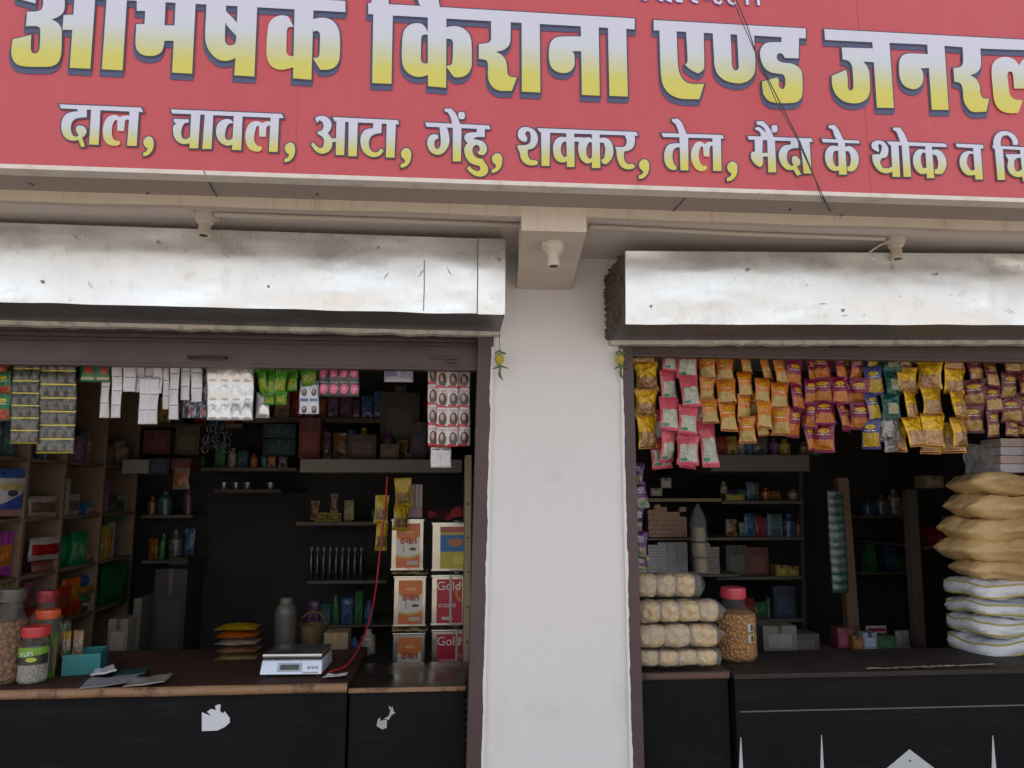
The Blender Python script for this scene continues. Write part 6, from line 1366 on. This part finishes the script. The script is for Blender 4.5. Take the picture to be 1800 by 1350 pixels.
LP = [('whitish packet with a slanting stick on the upper wall shelf, second bay', 56, 92, 872, 909, (0.26, 0.21, 0.18), (0.14, .09, .07)), ('dull white bottle-like packet on the upper wall shelf, third bay', 116, 136, 868, 906, (0.20, .19, .17), (0.10, .08, .07)), ('blue packet on the upper wall shelf, third bay', 138, 154, 884, 912, (0.03, .10, .22), (.04, .12, .24)), ('pink-tipped packet on the upper wall shelf, third bay', 155, 168, 892, 910, (.26, .13, .13), (.14, .09, .09)),
 ('violet and orange packet on the middle wall shelf at the left edge', -3, 18, 934, 1012, (.22, .05, .20), (.42, .17, .05)), ('orange and white packet on the middle wall shelf at the left edge', 17, 34, 944, 1010, (.40, .16, .04), (.34, .30, .26)),
 ('white packet with a red print on the middle wall shelf, second bay', 58, 98, 944, 984, (.30, .27, .25), (.30, .05, .05)), ('reddish packet low on the middle wall shelf, second bay', 60, 90, 986, 1010, (.16, .05, .05), (.2, .1, .08)),
 ('green packet on the middle wall shelf, third bay, left one', 106, 128, 938, 996, (.01, .09, .05), (.02, .16, .06)), ('green packet with white dots on the middle wall shelf, third bay, right one', 127, 149, 934, 996, (.015, .13, .05), (.10, .20, .11)), ('small pale packet at the end of the middle wall shelf, third bay', 149, 166, 972, 992, (.22, .17, .13), (.16, .08, .06)),
 ('bright orange packet on the lower wall shelf, third bay', 112, 136, 1016, 1062, (.42, .11, .03), (.44, .20, .05)), ('red packet on the lower wall shelf, third bay', 102, 120, 1030, 1084, (.28, .04, .03), (.20, .06, .03)), ('deep red packet under the orange one on the lower wall shelf', 122, 140, 1060, 1092, (.26, .035, .03), (.20, .06, .03)), ('blue packet on the lower wall shelf, third bay', 146, 168, 1008, 1028, (.03, .07, .20), (.03, .10, .22)), ('brown packet under the blue one on the lower wall shelf', 142, 166, 1030, 1044, (.24, .11, .04), (.22, .12, .06)), ('green packet under the brown one on the lower wall shelf', 144, 168, 1044, 1058, (.03, .11, .06), (.08, .14, .06)), ('white packet with a black print on the lower wall shelf', 140, 164, 1058, 1076, (.30, .29, .26), (.04, .04, .04)),
 ('olive packet on the lower wall shelf, second bay', 0, 20, 1022, 1060, (.10, .11, .03), (.15, .14, .06)), ('purple packet on the lower wall shelf, second bay', 44, 58, 1022, 1058, (.17, .05, .09), (.12, .05, .06)), ('grey packet with a dark print on the lower wall shelf, second bay', 20, 38, 1040, 1070, (.18, .18, .17), (.03, .03, .03)),
 ('dark green packet on the middle wall shelf, fourth bay', 183, 218, 990, 1062, (.01, .06, .025), (.02, .10, .03)), ('dull packet on the upper wall shelf, fourth bay', 190, 214, 880, 916, (.05, .09, .03), (.06, .06, .05))]
for i, (lb, x0, x1, y0, y1, c, c2) in enumerate(LP): shelf_packet(lb, x0, x1, y0, y1, pk_mat('shelf_packet_%d' % i, tuple(min(.6, x*1.35) for x in c), tuple(min(.6, x*1.35) for x in c2)), .025+.012*(i % 3))
strip('orange and brown packets hanging at the top of the wall shelf, left edge', 'maroon', 2, 24, (772, 800), 1.2, 'packets tucked under the hanging sheets')
# back of the left bay
shelf_board('long pale loft board across the back of the left bay', 527, 812, 808, 830, 1.7, .6, M('pale_loft_board', (0.24, 0.215, 0.19), .8, var=.15, sc=5))
shelf_board('short pale loft board behind the white sachets in the left bay', 214, 262, 808, 832, 1.9, .4, M('pale_loft_board', (0.24, .2, .18)))
shelf_board('dim shelf board at the back of the left bay right of the doorway', 520, 660, 917, 924, 2.2, .3, mshelf)
shelf_board('dim shelf board low at the back of the left bay right of the doorway', 540, 680, 1020, 1027, 2.2, .3, mshelf)
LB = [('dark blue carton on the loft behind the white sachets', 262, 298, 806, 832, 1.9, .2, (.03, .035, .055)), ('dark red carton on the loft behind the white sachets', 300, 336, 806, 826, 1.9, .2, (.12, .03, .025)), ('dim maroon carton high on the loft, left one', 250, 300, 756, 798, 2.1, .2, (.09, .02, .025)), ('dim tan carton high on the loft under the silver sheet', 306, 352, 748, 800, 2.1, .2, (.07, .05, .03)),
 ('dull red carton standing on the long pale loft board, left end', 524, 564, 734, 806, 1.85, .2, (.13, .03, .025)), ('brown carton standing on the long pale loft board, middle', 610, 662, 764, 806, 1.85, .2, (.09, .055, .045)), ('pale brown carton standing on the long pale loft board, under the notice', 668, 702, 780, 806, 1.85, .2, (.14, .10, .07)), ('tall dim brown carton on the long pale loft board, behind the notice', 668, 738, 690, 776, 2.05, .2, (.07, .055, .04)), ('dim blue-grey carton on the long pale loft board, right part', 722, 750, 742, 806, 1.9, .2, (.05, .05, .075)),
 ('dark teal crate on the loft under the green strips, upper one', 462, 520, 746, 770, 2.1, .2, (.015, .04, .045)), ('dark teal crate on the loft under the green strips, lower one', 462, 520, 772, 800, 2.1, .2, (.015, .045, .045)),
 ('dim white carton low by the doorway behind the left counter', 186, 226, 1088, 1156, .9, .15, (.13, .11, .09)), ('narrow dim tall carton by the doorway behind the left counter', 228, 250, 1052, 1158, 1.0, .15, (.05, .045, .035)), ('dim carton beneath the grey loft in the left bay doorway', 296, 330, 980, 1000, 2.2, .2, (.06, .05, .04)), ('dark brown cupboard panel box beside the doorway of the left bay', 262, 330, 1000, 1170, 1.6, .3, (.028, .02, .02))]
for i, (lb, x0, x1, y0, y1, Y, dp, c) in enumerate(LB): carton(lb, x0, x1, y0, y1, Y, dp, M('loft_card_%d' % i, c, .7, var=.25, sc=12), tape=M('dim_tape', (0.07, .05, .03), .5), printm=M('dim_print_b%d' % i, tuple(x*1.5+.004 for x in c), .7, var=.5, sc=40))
standing('small orange and tan packet hanging under the dark red loft carton', pk_mat('orange_tan_packet', (0.22, .15, .10), (.40, .13, .03)), 302, 333, 822, 860, 1.7)
# yellow and red packets glowing on the dim shelf
for i, (x0, x1, y0, y1, c, c2, lb) in enumerate(((545, 562, 880, 914, (.20, .10, .03), (.36, .05, .03), 'red and yellow packet on the dim back shelf, left one'), (553, 576, 900, 917, (.34, .26, .04), (.20, .14, .03), 'yellow packet lying on the dim back shelf, left one'), (576, 600, 902, 917, (.34, .28, .06), (.22, .16, .04), 'yellow packet lying on the dim back shelf, right one'), (580, 594, 868, 902, (.16, .12, .09), (.34, .07, .04), 'red and white packet on the dim back shelf, right one'))):
    standing(lb, pk_mat('back_packet_%d' % i, c, c2), x0, x1, y0, y1, 2.2)
# row of thin bottles on the dim low shelf
bm_ = M('dark_bottle_glass', (0.02, 0.03, 0.035), .12, bump=0); cap_ = M('pale_cap', (0.24, .24, .24), .4)
hb = None
for i in range(9):
    p0 = U(546+11*i, 1020, 2.3); h = U(546, 962, 2.3).z-p0.z
    t = thing('bottle', 'thin dark bottle in the row on the dim low shelf behind the scale', 'bottle', p0, 0, 'thin dark bottles in a row on the dim low shelf')
    if hb is None:
        hb = MB().lathe([(.001, 0), (.017, 0), (.018, .01), (.018, h*.62), (.008, h*.78), (.007, h*.9), (.001, h*.9)], 14).mesh('bottle_body', bm_), MB().lathe([(.009, h*.88), (.009, h), (.001, h)], 12).mesh('cap', cap_)
    inst('bottle_body', hb[0], t); inst('cap', hb[1], t)
# glossy black hair ties hanging under the silver sheet
p = U(382, 738, .22); t = thing('hair_tie_bundle', 'bundle of glossy black hair ties hanging under the silver sachet sheet', 'hair ties', p)
mb = MB(); rnd = random.Random(5)
for k in range(16):
    q = Vector((rnd.uniform(-.045, .05), rnd.uniform(-.01, .01), -.02-.11*rnd.random())); 
    mb.tube([q+Vector((.013*math.cos(a), .004*math.sin(a*2), .018*math.sin(a))) for a in [2*math.pi*j/12 for j in range(13)]], .0035, 6)
for k in range(3): mb.tube([(0, 0, .0), (.03*(k-1), 0, -.06), (.045*(k-1), 0, -.12)], .0015, 5)
mb.build('tie', M('glossy_black', (0.012, .012, .013), .12, bump=0), t)
# metal utensils shelf: pale glints in the dark middle
for i, (px, py, r) in enumerate(((436, 842, .03), (395, 838, .026), (476, 850, .03), (415, 856, .022))):
    p0 = U(px, py, 2.0); mb = MB(); mb.lathe([(.001, -.02), (r*.7, -.02), (r, .01), (r*1.05, .022), (r*.98, .022), (r*.6, -.012), (.001, -.012)], 20)
    p0.z = U(436, 860, 1.95).z+.021; tag(mb.build('steel_bowl', M('dull_steel', (.30, .30, .31), .3, .9), None, p0), ('small steel bowl in the dark middle of the left bay, ' + ('rightmost but one', 'leftmost', 'rightmost', 'lowest')[i]), 'bowl')
shelf_board('dark shelf board carrying the small steel bowls in the left bay', 376, 494, 860, 866, 1.95, .25, M('very_dark_wood', (.05, .04, .035), .7))

# low dark table that carries the goods behind the right counter
t = thing('back_table', 'low dark wooden table behind the wide right counter', 'table', (U(1450, 1146, 1.0).x, .95, .06)); zt_ = U(1450, 1146, 1.0).z-.062
mb = MB(); mb.b2(-.45, .62, 0, .40, zt_-.025, zt_, .004); mb.build('table_top', m_wdark, t)
for sx in (-.42, .59):
    for sy in (.03, .37): mb = MB(); mb.b2(sx-.02, sx+.02, sy-.02, sy+.02, 0, zt_-.0255, .003); mb.build('leg', m_wdark, t)

# ================================================================== crammed dim stock
rs_ = random.Random(21)
PAL = [(.26, .05, .04), (.06, .11, .22), (.30, .22, .05), (.04, .15, .06), (.27, .23, .19), (.14, .06, .12), (.22, .12, .06), (.11, .11, .11), (.32, .12, .04), (.05, .11, .12)]
STK = []
for i, c in enumerate(PAL):
    m_ = packet_mat('stock_print_%d' % i, c, None, tuple(min(.6, x*1.9+.03) for x in c), tuple(x*.5 for x in c), win=(.15, .65), vs=4)
    STK.append(('packet', pillow(seed=60+i, waist=.03, wr=.04, nx=8, nz=10).mesh('stock_packet', m_)))
    mb = MB(); mb.uvl = mb.bm.loops.layers.uv.verify()
    for (f, ) in ((lambda u, v: Vector((u-.5, -.5, v-1)),), (lambda u, v: Vector((.5, u-.5, v-1)),), (lambda u, v: Vector((.5-u, .5, v-1)),), (lambda u, v: Vector((-.5, .5-u, v-1)),), (lambda u, v: Vector((u-.5, v-.5, 0)),), (lambda u, v: Vector((u-.5, .5-v, -1)),)): mb.grid(1, 1, f)
    bmesh.ops.remove_doubles(mb.bm, verts=mb.bm.verts, dist=1e-4); bmesh.ops.bevel(mb.bm, geom=mb.bm.edges[:], offset=.03, segments=2, affect='EDGES')
    STK.append(('carton', mb.mesh('stock_carton', m_)))
    mb = MB(); mb.grid(14, 10, lambda u, v: Vector((math.cos(2*math.pi*u)*(.5 if v < .7 else .5-.28*math.sin(min(1, (v-.7)/.2)*math.pi/2)), math.sin(2*math.pi*u)*(.5 if v < .7 else .5-.28*math.sin(min(1, (v-.7)/.2)*math.pi/2)), v-1))); mb.lathe([(.24, -.06), (.24, .0), (.001, .0)], 12)
    STK.append(('bottle', mb.mesh('stock_bottle', m_)))
def stock_row(label, grp, px0, px1, py, Y, hmin, hmax, wmin=14, wmax=30, gap=.12, kinds=('packet', 'carton', 'bottle')):
    px = px0
    while px < px1-8:
        w_ = rs_.uniform(wmin, wmax); h_ = rs_.uniform(hmin, hmax)
        if rs_.random() > gap:
            nm, me = rs_.choice([k for k in STK if k[0] in kinds]); a, b = U(px, py, Y), U(px+w_*.94, py-h_, Y)
            o = inst(nm, me, None, ((a.x+b.x)/2, Y+rs_.uniform(0, .05), b.z), (0, rs_.uniform(-.05, .05) if nm != 'carton' else 0, rs_.uniform(-.25, .25)), (b.x-a.x, (b.x-a.x)*(.8 if nm == 'bottle' else rs_.uniform(.6, 1)), b.z-a.z)); tag(o, label, nm if nm != 'carton' else 'box', grp)
        px += w_
def stock_shelf(where, bay, px0, px1, py, Y, hmin, hmax, board=True, **kw):
    if board: shelf_board('dim wooden shelf board '+where+' of the '+bay+' bay', px0-6, px1+6, py, py+6, Y-.05, .28, mshelf)
    stock_row('dim product '+where+', '+bay+' bay', 'dim products '+where+' of the '+bay+' bay', px0, px1, py, Y, hmin, hmax, **kw)
stock_shelf('high above the loft board at the back', 'left', 430, 770, 736, 2.35, 30, 62)
stock_shelf('on the loft board at the back', 'left', 566, 800, 807, 1.98, 28, 60, board=False)
stock_shelf('above the steel bowls', 'left', 342, 516, 822, 2.3, 18, 44, wmin=10, wmax=24)
stock_shelf('high behind the white sachets', 'left', 214, 420, 745, 2.4, 40, 78)
stock_shelf('right of the doorway at eye level', 'left', 604, 676, 916, 2.35, 24, 54, board=False)
stock_shelf('right of the doorway, under the bottles', 'left', 540, 690, 1098, 2.3, 26, 60)
stock_shelf('left of the doorway at eye level', 'left', 254, 332, 905, 2.5, 30, 58)
stock_shelf('left of the doorway, low down', 'left', 254, 332, 985, 2.5, 30, 60)
stock_shelf('on the counter end behind the basket', 'left', 566, 680, 1150, .92, 24, 58, board=False, wmin=16, wmax=34)
stock_shelf('at the top of the back rack', 'right', 1268, 1408, 878, 1.98, 14, 36, board=False, wmin=8, wmax=20)
stock_shelf('in the middle of the back rack', 'right', 1268, 1408, 944, 1.98, 18, 46, wmin=10, wmax=24)
stock_shelf('at the bottom of the back rack', 'right', 1300, 1364, 1086, 1.98, 24, 56, board=False)
stock_shelf('on the loft above the back rack', 'right', 1262, 1470, 799, 1.7, 14, 34, board=False)
stock_shelf('between the two wooden posts, upper', 'right', 1520, 1600, 905, 2.5, 24, 50)
stock_shelf('between the two wooden posts, lower', 'right', 1520, 1600, 1005, 2.5, 24, 56)
stock_shelf('beside the sacks', 'right', 1630, 1700, 960, 1.9, 24, 56)
# filler in the wall shelf of the left bay: rows of packets behind the front ones
ORD = ['first', 'second', 'third', 'fourth']; SHN = ['lowest', 'lower', 'middle', 'upper']
occ = [(o.location.y-o.scale.x*.45, o.location.y+o.scale.x*.45, o.location.z-o.scale.z, o.location.z) for o in col.objects if o.parent is None and o.type == 'MESH' and abs(o.location.x-XS_) < .2 and o.get('category') == 'packet' and o.location.y > ys0-.1]
for bi, (ya_, yb_) in enumerate(bays):
    for si, z in enumerate(ZSH):
        y = ya_+.02
        while y < yb_-.05:
            w_ = rs_.uniform(.045, .085); h_ = rs_.uniform(.10, dz*.80); nm, me = rs_.choice(STK)
            free = not any(y < b and y+w_ > a and z-.02 < d and z+h_ > c for a, b, c, d in occ)
            if y+w_ < yb_-.015 and free and rs_.random() > .06:
                o = inst(nm, me, None, (XS_-.045-rs_.uniform(0, .03), y+w_/2, z+h_), (0, 0, R(66)+rs_.uniform(-.2, .2)), (w_*.95, w_*.8, h_)); tag(o, 'packed product on the %s wall shelf, %s bay from the street' % (SHN[si], ORD[bi]), nm if nm != 'carton' else 'box', 'products on the %s wall shelf, %s bay' % (SHN[si], ORD[bi]))
            y += w_*rs_.uniform(.95, 1.15)
